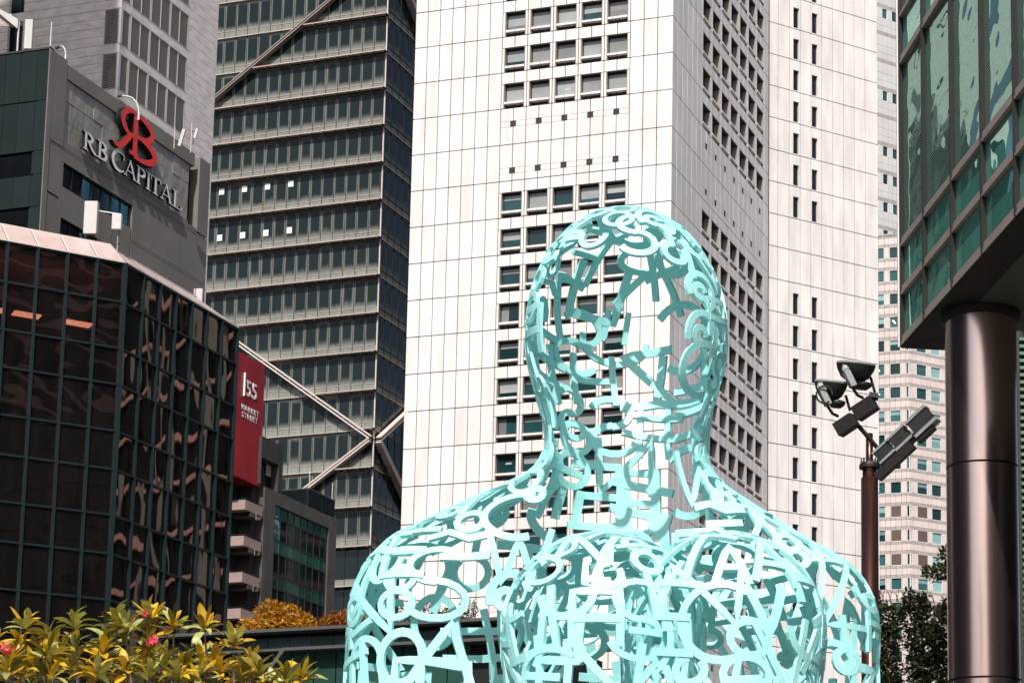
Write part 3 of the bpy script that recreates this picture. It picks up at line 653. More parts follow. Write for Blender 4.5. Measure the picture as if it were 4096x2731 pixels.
def serif_letter(ch, u, h, sx):
    S = Strokes(0.26, 'letter_white', 'black_side'); X = lambda v: u + v * h * sx; Z = lambda v: 54.83 + v * h
    def stem(x, w_=0.135, lo=0, hi=1, ser=(1, 1)):
        S.box(X(x - w_ / 2), X(x + w_ / 2), Z(lo), Z(hi))
        if ser[0]: S.box(X(x - 0.17), X(x + 0.17), Z(lo), Z(lo + 0.05))
        if ser[1]: S.box(X(x - 0.17), X(x + 0.17), Z(hi - 0.05), Z(hi))
    A = lambda cx, cz, rx, rz, a0, a1: [(X(0) + (cx + px) * h * sx, Z(cz + pz)) for px, pz in arc(0, 0, rx, rz, a0, a1)]
    T = (0.045 * h, 0.15 * h * sx)
    if ch in 'RBP': stem(0.17)
    if ch == 'R':
        S.rib(A(0.2, 0.745, 0.38, 0.225, 90, -90), T); S.rib([(X(0.34), Z(0.52)), (X(0.55), Z(0.22)), (X(0.8), Z(0.02))], 0.15 * h); S.box(X(0.68), X(0.92), Z(0), Z(0.05))
    if ch == 'P': S.rib(A(0.2, 0.73, 0.38, 0.24, 90, -90), T)
    if ch == 'B': S.rib(A(0.2, 0.755, 0.34, 0.215, 90, -90), T); S.rib(A(0.2, 0.275, 0.40, 0.25, 90, -90), T)
    if ch == 'C':
        S.rib(A(0.48, 0.5, 0.42, 0.485, 55, 312), (0.05 * h, 0.16 * h * sx)); S.box(X(0.70), X(0.75), Z(0.68), Z(0.98))
    if ch == 'A':
        S.rib([(X(0.12), Z(0.02)), (X(0.44), Z(1.0))], 0.05 * h); S.rib([(X(0.40), Z(1.02)), (X(0.76), Z(0.02))], 0.15 * h); S.rib([(X(0.24), Z(0.34)), (X(0.62), Z(0.34))], 0.05 * h)
        S.box(X(0.0), X(0.24), Z(0), Z(0.05)); S.box(X(0.62), X(0.92), Z(0), Z(0.05))
    if ch == 'I': stem(0.17)
    if ch == 'T': stem(0.38, ser=(1, 0)); S.box(X(0.02), X(0.74), Z(0.94), Z(1.0)); S.box(X(0.02), X(0.07), Z(0.76), Z(0.95)); S.box(X(0.69), X(0.74), Z(0.76), Z(0.95))
    if ch == 'L': stem(0.17); S.box(X(0.1), X(0.66), Z(0), Z(0.055)); S.box(X(0.61), X(0.67), Z(0.02), Z(0.27))
    SF.put('letter', S.mb.mesh('letter'))
for ch, u, hh in (('R', 3.40, 1.15), ('B', 4.90, 1.15), ('C', 6.48, 1.28), ('A', 7.85, 1.15), ('P', 9.22, 1.15), ('I', 10.36, 1.15), ('T', 10.86, 1.15), ('A', 12.05, 1.15), ('L', 13.52, 1.15)):
    serif_letter(ch, u, hh, 1.42)
S = Strokes(0.36, 'red', 'black_side')
S.box(8.55, 9.03, 56.55, 59.2); S.box(8.22, 9.1, 56.36, 56.62)
S.rib(arc(8.55, 58.42, 1.22, 0.85, 90, 258, 20), (0.24, 0.44)); S.rib([(8.75, 59.26), (8.4, 59.27)], 0.28)
S.rib([(8.62, 57.72), (8.3, 57.6), (7.95, 57.28), (7.6, 56.88), (7.3, 56.6), (7.0, 56.42), (6.65, 56.38), (6.26, 56.5)], [0.2, 0.36, 0.46, 0.46, 0.42, 0.34, 0.2, 0.03])
S.rib(arc(8.9, 58.47, 1.78, 0.72, 92, -88, 20), (0.2, 0.46)); S.rib(arc(8.9, 57.07, 2.15, 0.74, 88, -90, 20), (0.2, 0.5)); S.rib([(8.7, 56.36), (9.1, 56.34)], 0.28)
mono = SF.put('monogram', S.mb.mesh('monogram'))
back = Strokes(0.20, 'black_side', 'black_side')
back.box(8.45, 9.12, 56.5, 59.16); back.rib(arc(8.5, 58.36, 1.24, 0.85, 90, 258, 16), (0.3, 0.55)); back.rib(arc(8.86, 58.42, 1.78, 0.72, 92, -88, 16), (0.3, 0.58)); back.rib(arc(8.86, 57.02, 2.15, 0.74, 88, -90, 16), (0.3, 0.64))
SF.put('monogram_backing', back.mb.mesh('monogram_backing'))

# ------------------------------------------------------------------ black glass building
KB = thing('glass_building', 'black glass building with a pinkish sloped metal coping at the lower left', 'building', (-29.71, 90, 0))
KR = Face(KB, (-29.71, 90), 15.5); KL = Face(KB, (-29.71, 90), 56.8)
kz = [33.66, 31.96, 29.9, 28.3, 26.26, 24.58, 22.6, 20.93, 18.95, 17.25, 15.3, 13.6, 11.6, 9.9, 7.9, 6.2, 4.2, 0]
kul = [-7.39, -6.15, -4.91, -3.68, -2.45, -1.22, 0.0]; kur = [0.0, 1.4, 2.72, 4.02, 5.32, 6.6, 7.9, 9.3]
KP = Pieces(KB, 'pane', 300); fb = {'L': MB(), 'R': MB()}
for j in range(len(kz) - 1):
    z1, z0 = kz[j], kz[j + 1]
    for a, b in zip(kul[:-1], kul[1:]): KP.add(KL, (a + b) / 2, z0 + 0.04, b - a - 0.09, z1 - z0 - 0.08, 'smoked', -0.10, -0.09)
    for a, b in zip(kur[:-1], kur[1:]): KP.add(KR, (a + b) / 2, z0 + 0.04, b - a - 0.09, z1 - z0 - 0.08, 'smoked2', -0.10, -0.09)
for z in kz: fb['L'].ub(-12, -0.04, -0.12, 0.0, z - 0.045, z + 0.045, 'teal_frame'); fb['R'].ub(0.04, 9.3, -0.12, 0.0, z - 0.045, z + 0.045, 'teal_frame')
for u in kul[:-1] + [-8.6, -9.8, -11]: fb['L'].ub(u - 0.05, u + 0.05, -0.12, 0.05, 0, 33.7, 'teal_frame')
for u in kur[1:]: fb['R'].ub(u - 0.04, u + 0.04, -0.12, 0.05, 0, 33.69, 'teal_frame')
KP.build()
KL.put('mullions', fb['L'].mesh('mullions'), kind='stuff'); KR.put('mullions', fb['R'].mesh('mullions'), kind='stuff')
KL.put('corner_post', MB().ub(-0.12, 0.06, -0.12, 0.06, 0, 33.72, 'teal_frame').mesh('corner_post'))
room = MB()
def froom(face, u0, u1, z0, z1, n0, n1, mat):
    R = Matrix.Rotation(face.a, 3, 'Z'); t = MB().ub(u0, u1, n0, n1, z0, z1, mat); i0 = len(room.v)
    room.v += [tuple(R @ Vector(v) + face.p(0, 0)) for v in t.v]; room.f += [tuple(i0 + a for a in q) for q in t.f]; room.mi += [room.m(mat)] * len(t.f)
froom(KL, -12, -1.6, 0, 33.3, -6.0, -5.0, 'room'); froom(KR, 3.0, 9.2, 0.1, 33.2, -4.0, -3.0, 'room')
for j in range(0, len(kz), 2):
    froom(KL, -12, -0.3, kz[j] - 0.3, kz[j] + 0.2, -4.95, -0.25, 'room_slab'); froom(KR, 1.4, 9.2, kz[j] - 0.31, kz[j] + 0.19, -2.95, -0.25, 'room_slab')
link('interior', room.mesh('interior'), KB)
for u, n, z in ((-4.95, -1.6, 31.15), (-3.45, -1.6, 31.15), (-1.3, -1.6, 31.15), (-2.35, -1.1, 30.2)):
    b = MB(); b.ub(-0.55, 0.55, -0.32, 0.32, 0, 0.05, 'lamp'); KL.put('ceiling_lamp', b.mesh('ceiling_lamp'), u - 0.2, z, n)
def coping(face, pts, name='coping_panel'):
    me = MB(); me.quad(pts, 'pink_metal'); me.quad([(p[0], p[1] + 0.08, p[2] - 0.06) for p in reversed(pts)], 'pink_metal')
    face.put(name, me.mesh(name))
ztop, nb, zb = 34.92, 1.5, 33.76
cl = [-9.8, -8.6] + kul
for a, b in zip(cl[:-1], cl[1:]):
    e = 0.045; ta, tb = a + e, b - e if b < 0 else -0.27
    coping(KL, [(a + e, 0, zb), ((b - e) if b < 0 else -0.03, 0, zb), (tb, nb, ztop), (ta, nb, ztop)])
for a, b in zip(kur[:-1], kur[1:]):
    e = 0.04; f = lambda u: 1.12 + (u / 9.3) * (8.0 - 1.12)
    coping(KR, [(a + e, 0, zb), (b - e, 0, zb), (f(b) - e * 0.7, nb, ztop), (f(a) + e * 0.7, nb, ztop)])
rb_ = MB()
for a in cl[:-1]: rb_.prism([(a - 0.045, zb - 0.02), (a + 0.045, zb - 0.02), (a + 0.045, zb), (a - 0.045, zb)], -0.05, 0.03, 'rail'); rb_.quad([(a - 0.04, -0.02, zb + 0.02), (a + 0.04, -0.02, zb + 0.02), (a + 0.04, nb - 0.02, ztop + 0.02), (a - 0.04, nb - 0.02, ztop + 0.02)], 'rail')
rb_.ub(-12, -0.02, -0.06, 0.06, zb - 0.06, zb - 0.001, 'rail'); rb_.ub(-12, -0.3, -nb - 0.1, -nb + 0.03, ztop - 0.03, ztop + 0.05, 'rail')
KL.put('coping_ribs', rb_.mesh('coping_ribs'))
rb_ = MB(); f = lambda u: 1.12 + (u / 9.3) * (8.0 - 1.12)
for a in kur: rb_.quad([(a - 0.035, -0.02, zb + 0.02), (a + 0.035, -0.02, zb + 0.02), (f(a) + 0.03, nb - 0.02, ztop + 0.02), (f(a) - 0.03, nb - 0.02, ztop + 0.02)], 'teal_frame')
rb_.ub(0.02, 9.3, -0.06, 0.05, zb - 0.06, zb - 0.001, 'rail'); rb_.ub(1.1, 8.0, -nb - 0.1, -nb + 0.03, ztop - 0.03, ztop + 0.05, 'rail')
KR.put('coping_ribs', rb_.mesh('coping_ribs'))
KL.put('roof', MB().ub(-12, -0.4, -9, -1.65, 33.6, 34.6, 'charcoal').mesh('roof'))

# ------------------------------------------------------------------ crimson banner sign
BN = thing('banner_sign', 'tall crimson vertical sign with white street-address lettering beside the black glass building', 'sign', (-32.4, 118, 31.4))
BF = Face(BN, (-32.4, 118), 15.5)
BF.put('board', MB().ub(0.0, 2.95, -1.6, 0.0, 31.42, 38.56, 'banner_red').mesh('board'))
BF.put('bar', MB().ub(0.68, 0.75, 0.01, 0.10, 36.15, 37.5, 'letter_white').mesh('bar'))
def text_line(face, txt, u, z, size, sx, mat='letter_white', depth=0.008, n=0.015, adv=0.0):
    for ch in txt:
        c = bpy.data.curves.new('letter', 'FONT'); c.body = ch; c.size = size; c.extrude = depth; c.resolution_u = 3; c.offset = 0.006 * size
        t = bpy.data.objects.new('tmp', c); me = bpy.data.meshes.new_from_object(t)
        wv = max((v.co.x for v in me.vertices), default=0.3); bpy.data.objects.remove(t); bpy.data.curves.remove(c)
        me.transform(Matrix.Rotation(math.radians(90), 4, 'X')); me.transform(Matrix.Diagonal((sx, 1, 1, 1))); me.name = 'letter'
        me.materials.clear(); me.materials.append(M[mat])
        face.put('letter', me, u, z, n); u += wv * sx + adv
    return u
text_line(BF, '55', 0.92, 36.28, 1.30, 0.98, depth=0.02, adv=0.08)
text_line(BF, 'MARKET', 0.55, 35.36, 0.46, 0.98, adv=0.045)
text_line(BF, 'STREET', 0.63, 34.94, 0.46, 0.98, adv=0.055)

# ------------------------------------------------------------------ dark low building with balconies
LBD = thing('office_building', 'charcoal building with small pinkish balconies and a dark green curtain wall', 'building', (-31.36, 121, 0))
MF = Face(LBD, (-31.36, 121), 15.5); ML = Face(LBD, (-31.36, 121), 105.5)
wb = MB()
wb.ub(0.0, 1.22, -6, 0.0, 0, 31.48, 'concrete_dark'); wb.ub(1.22, 7.64, -6, 0.0, 30.72, 31.5, 'concrete_dark'); wb.ub(7.64, 8.6, -6, 0.0, 0, 31.52, 'concrete_dark'); wb.ub(1.22, 7.64, -6, -0.6, 0, 30.7, 'shadow_core')
wb.ub(-3.5, -0.02, -6, -1.3, 0, 31.45, 'shadow_core'); wb.ub(-0.55, -0.021, -1.29, -0.5, 0, 31.4, 'charcoal')
MF.put('wall', wb.mesh('wall'))
MP2 = Pieces(LBD, 'curtain_pane', 200)
rows = [(30.05, 30.68, 'curtain_green'), (28.78, 29.98, 'curtain_dark'), (28.0, 28.72, 'curtain_green'), (26.75, 27.93, 'curtain_dark'), (25.95, 26.68, 'curtain_green'), (24.7, 25.88, 'curtain_dark'), (23.9, 24.63, 'curtain_green'), (22, 23.83, 'curtain_dark')]
for z0, z1, m_ in rows:
    for i in range(8): MP2.add(MF, 1.26 + 0.797 * (i + 0.5), z0, 0.755, z1 - z0, 'sky_pane' if (i < 1 and z0 > 29 - 1.1) else m_, -0.3, -0.14)
MP2.build()
fm = MB()
for i in range(9): fm.ub(1.26 + 0.797 * i - 0.02, 1.26 + 0.797 * i + 0.02, -0.3, -0.10, 20, 30.7, 'dark_steel')
for z0, z1, _ in rows: fm.ub(1.24, 7.63, -0.3, -0.11, z1, z1 + 0.06, 'dark_steel')
MF.put('mullions', fm.mesh('mullions'), kind='stuff')
for zt in (30.24, 28.18, 26.1, 24.05, 22.0):
    b = MB(); b.ub(-2.1, -0.2, -0.05, 0.0, zt - 0.46, zt, 'balcony'); b.ub(-2.1, -2.05, -1.25, -0.05, zt - 0.46, zt, 'balcony'); b.ub(-2.12, -0.18, -1.28, 0.02, zt - 0.56, zt - 0.465, 'balcony')
    o = MF.put('balcony', b.mesh('balcony'))
    r_ = MB(); r_.ub(-2.12, -0.2, -0.04, 0.01, zt + 0.06, zt + 0.10, 'teal_frame'); r_.ub(-2.12, -2.07, -1.2, -0.04, zt + 0.06, zt + 0.10, 'teal_frame'); r_.ub(-1.2, -1.16, -0.04, 0.0, zt, zt + 0.06, 'teal_frame'); r_.ub(-0.26, -0.22, -0.04, 0, zt, zt + 0.06, 'teal_frame'); r_.ub(-2.1, -2.06, -0.04, 0.0, zt, zt + 0.06, 'teal_frame')
    link('rail', r_.mesh('rail'), o)
    h_ = MB(); h_.ub(-1.5, -0.9, -1.2, 0.03, zt - 0.82, zt - 0.57, 'concrete_dark'); h_.ub(-0.95, -0.9, -0.02, 0.05, zt - 0.9, zt - 0.5, 'balcony'); link('bracket', h_.mesh('bracket'), o)
bx = MB(); bx.ub(-0.55, 1.9, -3.0, 0.0, 33.1, 34.32, 'charcoal'); bx.ub(1.42, 1.9, -3.0, 0.0, 31.55, 33.09, 'charcoal'); bx.ub(-0.55, -0.5, -3, 0, 31.55, 33.09, 'charcoal'); bx.ub(-0.5, 1.42, -3.0, -0.5, 31.55, 33.09, 'black_slot')
o = MF.put('roof_block', bx.mesh('roof_block'))
link('pink_window_sheet', ubox('pink_window_sheet', 0.85, 1.38, -0.49, -0.46, 32.4, 33.05, 'pink_metal'), o)  # pinkish metal sheet in the roof block opening
lv = MB(); lv.ub(5.1, 8.2, -3, -0.15, 31.55, 32.5, 'black')
for i in range(9): lv.ub(5.05, 8.2, -0.15, 0.0, 31.6 + i * 0.105, 31.66 + i * 0.105, 'teal_frame')
for u in (5.0, 6.6, 8.18): lv.ub(u, u + 0.06, -0.15, 0.02, 31.5, 32.58, 'teal_frame')
lv.ub(5.0, 8.24, -0.15, 0.03, 32.54, 32.6, 'pod_edge')
MF.put('plant_louvre', lv.mesh('plant_louvre'))
lv = MB(); R90 = MF.p(5.03, 0)
lv2 = MB()
for i in range(9): lv2.ub(-2.6, 0.0, -0.15, 0.0, 31.6 + i * 0.105, 31.66 + i * 0.105, 'teal_frame')
lv2.ub(-2.6, 0.02, -0.15, 0.03, 32.54, 32.6, 'pod_edge'); lv2.ub(-2.6, -0.05, -1.0, -0.16, 31.55, 32.5, 'black')
link('plant_louvre', lv2.mesh('plant_louvre'), LBD, MF.p(5.03, 0), ML.a)
for u in (5.06, 7.9): MF.put('lightning_rod', MB().tube([(u, 0, 32.5), (u, 0, 33.6)], 0.025, 'rail').mesh('lightning_rod'))

# ------------------------------------------------------------------ podium with planters
PD = thing('podium', 'dark teal podium with a planter ledge in front of the charcoal building', 'podium', (-18.25, 70, 0))
PF = Face(PD, (-18.25, 70), 105.5)
pb = MB(); pb.ub(-3.5, 9, -8, -0.3, 0, 13.9, 'black'); PF.put('podium_core', pb.mesh('podium_core'))
PF.put('planter_edge', MB().ub(-3.5, 9, -0.5, 0.35, 13.93, 14.03, 'pod_edge').mesh('planter_edge'))
PF.put('planter_soil', MB().ub(-3.5, 9, -3.0, -0.52, 13.85, 14.0, 'bark_dark').mesh('planter_soil'))
for i in range(16): PF.put('fascia_panel', ubox('fascia_panel', -0.38, 0.38, -0.29, -0.05, 13.40, 13.78, 'pod_teal'), -3.1 + 0.785 * i, 0)
e = MB(); e.ub(-3.5, 1.17, -0.28, 0.25, 13.31, 13.39, 'pod_edge'); e.ub(1.19, 9, -0.28, 0.35, 13.29, 13.39, 'pod_edge'); e.ub(-3.5, 0.82, -0.28, 0.1, 12.80, 12.87, 'pod_edge')
e.prism([(0.62, 12.62), (0.74, 12.62), (1.27, 13.30), (1.17, 13.39), (1.14, 13.36)], -0.1, 0.36, 'pod_edge'); e.prism([(0.32, 12.2), (0.44, 12.2), (0.74, 12.62), (0.62, 12.62)], -0.1, 0.36, 'pod_edge')
PF.put('edge_trim', e.mesh('edge_trim'))
for i in range(9): PF.put('wall_panel', ubox('wall_panel', -0.37, 0.37, -0.29, -0.12, 9, 13.28, 'pod_green'), 0.9 + 0.785 * i, 0)

def leaf_cloud(name, mats, pts_nrm, size, parent, flat=0.35):
    """many leaf-sized faces through a crown"""
    mb = MB(); 
    for p, s in pts_nrm:
        d = Vector((rnd.gauss(0, 1), rnd.gauss(0, 1), rnd.gauss(0.3, 0.8))).normalized(); a = d.cross(Vector((rnd.gauss(0, 1), rnd.gauss(0, 1), rnd.gauss(0, 1)))).normalized()
        L_ = size * s * rnd.uniform(0.7, 1.3); wv = L_ * flat; q = d.cross(a).normalized() * (L_ * 0.12)
        p = Vector(p)
        mb.quad([p, p + d * L_ * 0.45 + a * wv * 0.5 + q, p + d * L_, p + d * L_ * 0.45 - a * wv * 0.5 + q], mats[min(len(mats) - 1, int(rnd.random() ** 1.4 * len(mats)))])
    return link(name, mb.mesh(name), parent)
def blob_points(lobes, n):
    out = []
    while len(out) < n:
        c, r = rnd.choice(lobes); v = Vector((rnd.gauss(0, 1), rnd.gauss(0, 1), rnd.gauss(0, 1))).normalized() * (rnd.random() ** 0.33 if rnd.random() < 0.35 else rnd.uniform(0.85, 1.05))
        out.append((Vector((c[0] + v.x * r[0], c[1] + v.y * r[1], c[2] + v.z * r[2])), 1.0))
    return out
def bush(name, label, lobes, n, size, mats, base):
    t = thing(name, label, 'bush', base)
    leaf_cloud('crown', mats, blob_points([((c[0] - base[0], c[1] - base[1], c[2] - base[2]), r) for c, r in lobes], n), size, t)
    s = MB()
    for c, r in lobes:
        s.tube([(rnd.uniform(-0.2, 0.2), 0, 0), ((c[0] - base[0]) * 0.6, 0.02, (c[2] - base[2]) * 0.4), (c[0] - base[0], c[1] - base[1], c[2] - base[2])], [0.03, 0.022, 0.01], 'bark_dark', 5)
    link('stems', s.mesh('stems'), t)
def pw(u, z, n): return tuple(PF.world(u, z, n))
lob = [(pw(-0.75, 14.35, -1.1), (0.45, 0.5, 0.33)), (pw(-0.15, 14.75, -1.2), (0.5, 0.5, 0.5)), (pw(0.45, 14.65, -1.2), (0.5, 0.5, 0.45)), (pw(1.0, 14.4, -1.0), (0.5, 0.5, 0.36)), (pw(0.1, 14.3, -0.9), (0.7, 0.4, 0.3)), (pw(1.25, 14.2, -1.0), (0.35, 0.4, 0.22))]
bush('bush', 'rounded golden yellow bush on the podium planter', lob, 2900, 0.185, ['bush_y', 'bush_y', 'bush_o'], pw(0.2, 14.0, -1.0))
lob = [(pw(2.15, 14.3, -1.0), (0.4, 0.4, 0.3)), (pw(2.65, 14.4, -1.0), (0.45, 0.4, 0.36)), (pw(3.1, 14.3, -1.0), (0.4, 0.4, 0.35))]
bush('bush', 'low orange red bush on the podium planter beside the golden one', lob, 1250, 0.185, ['bush_o', 'bush_o', 'bush_y'], pw(2.6, 14.0, -1.0))
for k, (u, lbl) in enumerate(((4.25, 'dark green shrub on the planter, nearest to the orange bush'), (5.4, 'dark green shrub on the planter, second of three from the orange bush'), (6.7, 'dark green shrub on the planter, farthest from the orange bush'))):
    bush('shrub', lbl, [(pw(u, 14.2, -0.9), (0.5, 0.4, 0.35)), (pw(u + 0.35, 14.5, -1.0), (0.3, 0.35, 0.45)), (pw(u - 0.3, 14.35, -0.9), (0.3, 0.3, 0.3))], 900, 0.12, ['bush_g'], pw(u, 14.0, -0.95))

# ------------------------------------------------------------------ green glass building on its column
GB = thing('glass_building', 'green glass building with warm grey bands, carried on a round metal column', 'building', (1.65, 40, 0))
GF = Face(GB, (1.65, 40), 90); GF.U = Vector((math.sin(math.radians(167)), math.cos(math.radians(167)), 0)); GF.N = Vector((GF.U.y, -GF.U.x, 0)); GF.a = math.atan2(GF.U.y, GF.U.x)
GZ = 14.2
gu = [0.05, 1.65, 3.46, 5.23, 7.0, 8.8, 10.6, 12.4]
zones = [(14.66, 15.22, 'g_clear'), (15.22 + 0.22, 16.16, 'g_clear'), (16.40, 19.86, 'g_strip'), (20.10, 20.83, 'g_clear'), (21.0, 24.0, 'g_strip')]
GP = Pieces(GB, 'pane', 200)
for z0, z1, m_ in ((14.46, 15.2, 'g_clear'), (15.44, 16.16, 'g_clear'), (16.40, 19.86, 'g_strip'), (20.10, 20.83, 'g_clear'), (21.0, 24.0, 'g_strip')):
    for a, b in zip(gu[:-1], gu[1:]): GP.add(GF, (a + b) / 2, z0, b - a - 0.05, z1 - z0, m_, -0.12, -0.06)
GP.build()
for z0, z1 in ((14.22, 14.44), (15.22, 15.42), (16.18, 16.38), (19.88, 20.08), (20.85, 20.98)):
    h = z1 - z0
    for a, b in zip(gu[:-1], gu[1:]):
        bb = MB(); c = (b - a) / 2 - 0.012; bb.ub(-c, c, -0.12, 0.02, 0, h * 0.24, 'g_band'); bb.ub(-c, c, -0.12, -0.05, h * 0.24, h * 0.34, 'black'); bb.ub(-c, c, -0.12, 0.0, h * 0.34, h * 0.86, 'g_band'); bb.ub(-c, c, -0.12, -0.05, h * 0.86, h, 'black')
        GF.put('band_panel', bb.mesh('band_panel'), (a + b) / 2, z0)
fm = MB()
for u in gu: fm.ub(u - 0.022, u + 0.022, -0.14, 0.035, GZ + 0.02, 24, 'bronze')
GF.put('mullions', fm.mesh('mullions'), kind='stuff')
GF.put('edge_fin', MB().ub(-0.02, 0.03, -0.2, 0.06, GZ, 24, 'alu_white').mesh('edge_fin'))
lv = MB()
for i in range(60): lv.ub(7.05, 12.3, -0.30, -0.16, 16.5 + i * 0.055, 16.525 + i * 0.055, 'green_slat')
GF.put('inner_blind', lv.mesh('inner_blind'), kind='stuff')
# underside: a dark rim and a raised panel, plus the mass behind the glass
bd = MB(); A = GF.world; base = Vector(GB.location)
def slab(mb, poly, z0, z1, mat):
    k = len(poly); i = len(mb.v); mb.v += [(p[0] - base.x, p[1] - base.y, z0) for p in poly] + [(p[0] - base.x, p[1] - base.y, z1) for p in poly]; mi = mb.m(mat)
    mb.f.append(tuple(i + q for q in reversed(range(k)))); mb.f.append(tuple(i + k + q for q in range(k))); mb.mi += [mi, mi]
    for a in range(k): b = (a + 1) % k; mb.f.append((i + a, i + b, i + k + b, i + k + a)); mb.mi.append(mi)
def uin(u, n): p = GF.world(u, 0, n); return (p.x, p.y)
P0 = uin(0.04, -0.15); P1 = uin(13, -0.15)
far = (12.0, 41.6); nearr = (15.0, P1[1])
slab(bd, [P0, P1, nearr, far][::1], GZ + 0.02, 24, 'shadow_core'); link('floor_mass', bd.mesh('floor_mass'), GB)
rm = MB()
slab(rm, [uin(0.02, 0.0), uin(13, 0.0), uin(13, -0.62), uin(0.75, -0.62)], GZ - 0.02, GZ + 0.015, 'black'); slab(rm, [uin(0.02, -0.001), uin(0.75, -0.621), (12, 41.0), (12, 41.7)], GZ - 0.022, GZ + 0.012, 'black')
link('soffit_rim', rm.mesh('soffit_rim'), GB)
sf = MB(); slab(sf, [uin(0.75, -0.63), uin(13, -0.63), (15, P1[1]), (12, 40.98)], GZ - 0.012, GZ + 0.01, 'soffit'); link('soffit', sf.mesh('soffit'), GB)
cl_ = MB(); cl_.lathe([(0.66, 0.0), (0.66, 7.42)], 'column', 64); cl_.lathe([(0.645, 7.42), (0.645, 7.46)], 'black', 64); cl_.lathe([(0.66, 7.46), (0.66, 11.28)], 'column', 64); cl_.lathe([(0.645, 11.28), (0.645, 11.32)], 'black', 64); cl_.lathe([(0.66, 11.32), (0.66, 14.02)], 'column', 64); cl_.lathe([(0.62, 14.02), (0.72, 14.03), (0.72, 14.185)], 'black', 64)
link('column', cl_.mesh('column', True), GB, (3.02 - base.x, 38.0 - base.y, 0))

# ------------------------------------------------------------------ far granite towers on the right
def tile_face(root, face, ucuts, zrows, opening, mats, thick=0.25, gap=0.05):
    mb = MB()
    for j in range(len(zrows) - 1):
        z0, z1 = zrows[j], zrows[j + 1]
        for i in range(len(ucuts) - 1):
            u0, u1 = ucuts[i], ucuts[i + 1]
            if opening((u0 + u1) / 2, (z0 + z1) / 2): continue
            h = z1 - z0; mb.ub(u0 + gap / 2, u1 - gap / 2, -thick, 0.006 * ((i * 7 + j * 3) % 3), z0 + gap / 2, z1 - gap / 2, mats[1] if h < 0.7 else mats[0])
    face.put('wall_tiles', mb.mesh('wall_tiles'), kind='stuff')
FT = thing('office_tower', 'pinkish granite tower with many square windows behind the floodlight pole', 'office tower', (17.11, 380, 0))
FR = Face(FT, (17.11, 380), 58); FL = Face(FT, (17.11, 380), 103)
core = MB(); fcore(FL, -14, -0.4, 0, 142.2, -16, -0.5, 'shadow_core'); fcore(FR, 0.4, 30, 0.1, 142.1, -16, -0.5, 'shadow_core'); link('tower_core', core.mesh('tower_core'), FT)
FS = 4.4; base_z = [116.34 + FS * k for k in range(-16, 6)]
zr = []
for z in base_z: zr += [z, z + 2.2, z + 2.7, z + 3.9]
zr.append(base_z[-1] + FS)
def inband(z): return any(b < z < b + 2.2 for b in base_z)
wR = [(0.03, 0.45), (1.58, 3.91), (4.75, 7.0), (8.6, 10.9)]; wL = [(-0.6, -0.03), (-3.57, -1.55), (-6.6, -4.47), (-9.6, -7.5)]
cR = [0.02, 0.48, 0.8, 1.56, 2.75, 3.93, 4.72, 5.9, 7.03, 7.93, 8.58, 9.7, 10.92, 12.5]; cL = [-12, -9.62, -8.5, -7.48, -6.62, -5.5, -4.45, -3.6, -2.6, -1.53, -0.62, -0.02]
op = lambda ws: (lambda u, z: inband(z) and any(a - 0.05 < u < b + 0.05 for a, b in ws))
tile_face(FT, FR, cR, zr, op(wR), ('granite_pink', 'granite_band')); tile_face(FT, FL, cL, zr, op(wL), ('granite_pink', 'granite_band'))
def far_window(face, a, b, z, h, mat, louv=False):
    f = MB(); w_ = (b - a) / 2; fw = 0.09
    f.ub(-w_, w_, -0.3, -0.02, 0, fw, 'alu_white'); f.ub(-w_, w_, -0.3, -0.02, h - fw, h, 'alu_white'); f.ub(-w_, -w_ + fw, -0.3, -0.021, fw, h - fw, 'alu_white'); f.ub(w_ - fw, w_, -0.3, -0.021, fw, h - fw, 'alu_white')
    o = face.put('window', f.mesh('window'), (a + b) / 2, z)
    if louv:
        s = MB()
        for i in range(int(h / 0.16)): s.ub(-w_ + fw, w_ - fw, -0.2, -0.08, fw + i * 0.16, fw + i * 0.16 + 0.09, 'blind')
        link('louvre', s.mesh('louvre'), o)
    else:
        link('pane', ubox('pane', -w_ + fw, w_ - fw, -0.28, -0.22, fw, h - fw, mat), o)
        r = rnd.random()
        if r < 0.35 and w_ > 0.8: link('blind', ubox('blind', -w_ + fw, w_ - fw, -0.215, -0.205, h * rnd.choice((0.45, 0.6)), h - fw, 'tower_pane_pale'), o)
        elif r < 0.55 and w_ > 0.8 and z > 100: 
            lm = MB(); lm.prism([(-0.5, 1.5), (-0.35, 1.5), (0.1, 0.95), (-0.05, 0.95)], -0.215, -0.2, 'lamp'); link('ceiling_lamp', lm.mesh('ceiling_lamp'), o)
for z in base_z:
    for ws, fc in ((wR, FR), (wL, FL)):
        for i, (a, b) in enumerate(ws):
            lou = 80 < z < 90 and i == 1
            far_window(fc, a, b, z, 2.2, 'tower_pane_pale' if (fc is FR and i >= 2 and rnd.random() < 0.75) else 'tower_pane', lou)
FR.put('parapet', MB().ub(-0.02, 30, -0.4, 0.1, 142.72, 143.1, 'granite_band').mesh('parapet')); FL.put('parapet', MB().ub(-14, 0.0, -0.4, 0.1, 142.73, 143.05, 'granite_band').mesh('parapet'))
TT = thing('office_tower', 'taller pale grey tiled tower rising behind the pinkish granite one at the upper right', 'office tower', (13.13, 420, 0))
TF = Face(TT, (13.13, 420), 54)
core = MB(); fcore(TF, -6, 30, 0, 214, -16, -0.4, 'joint'); link('tower_core', core.mesh('tower_core'), TT)
tz = []; tb = [103.0 + 5.95 * k for k in range(20)]
for z in tb: tz += [z, z + 2.3, z + 3.0, z + 4.4]
tz.append(214.0)
tz = [z for z in tz if z <= 214.1]
tw = [(-1.6, -0.2), (0.92, 2.33), (3.43, 4.82), (6.0, 7.4)]
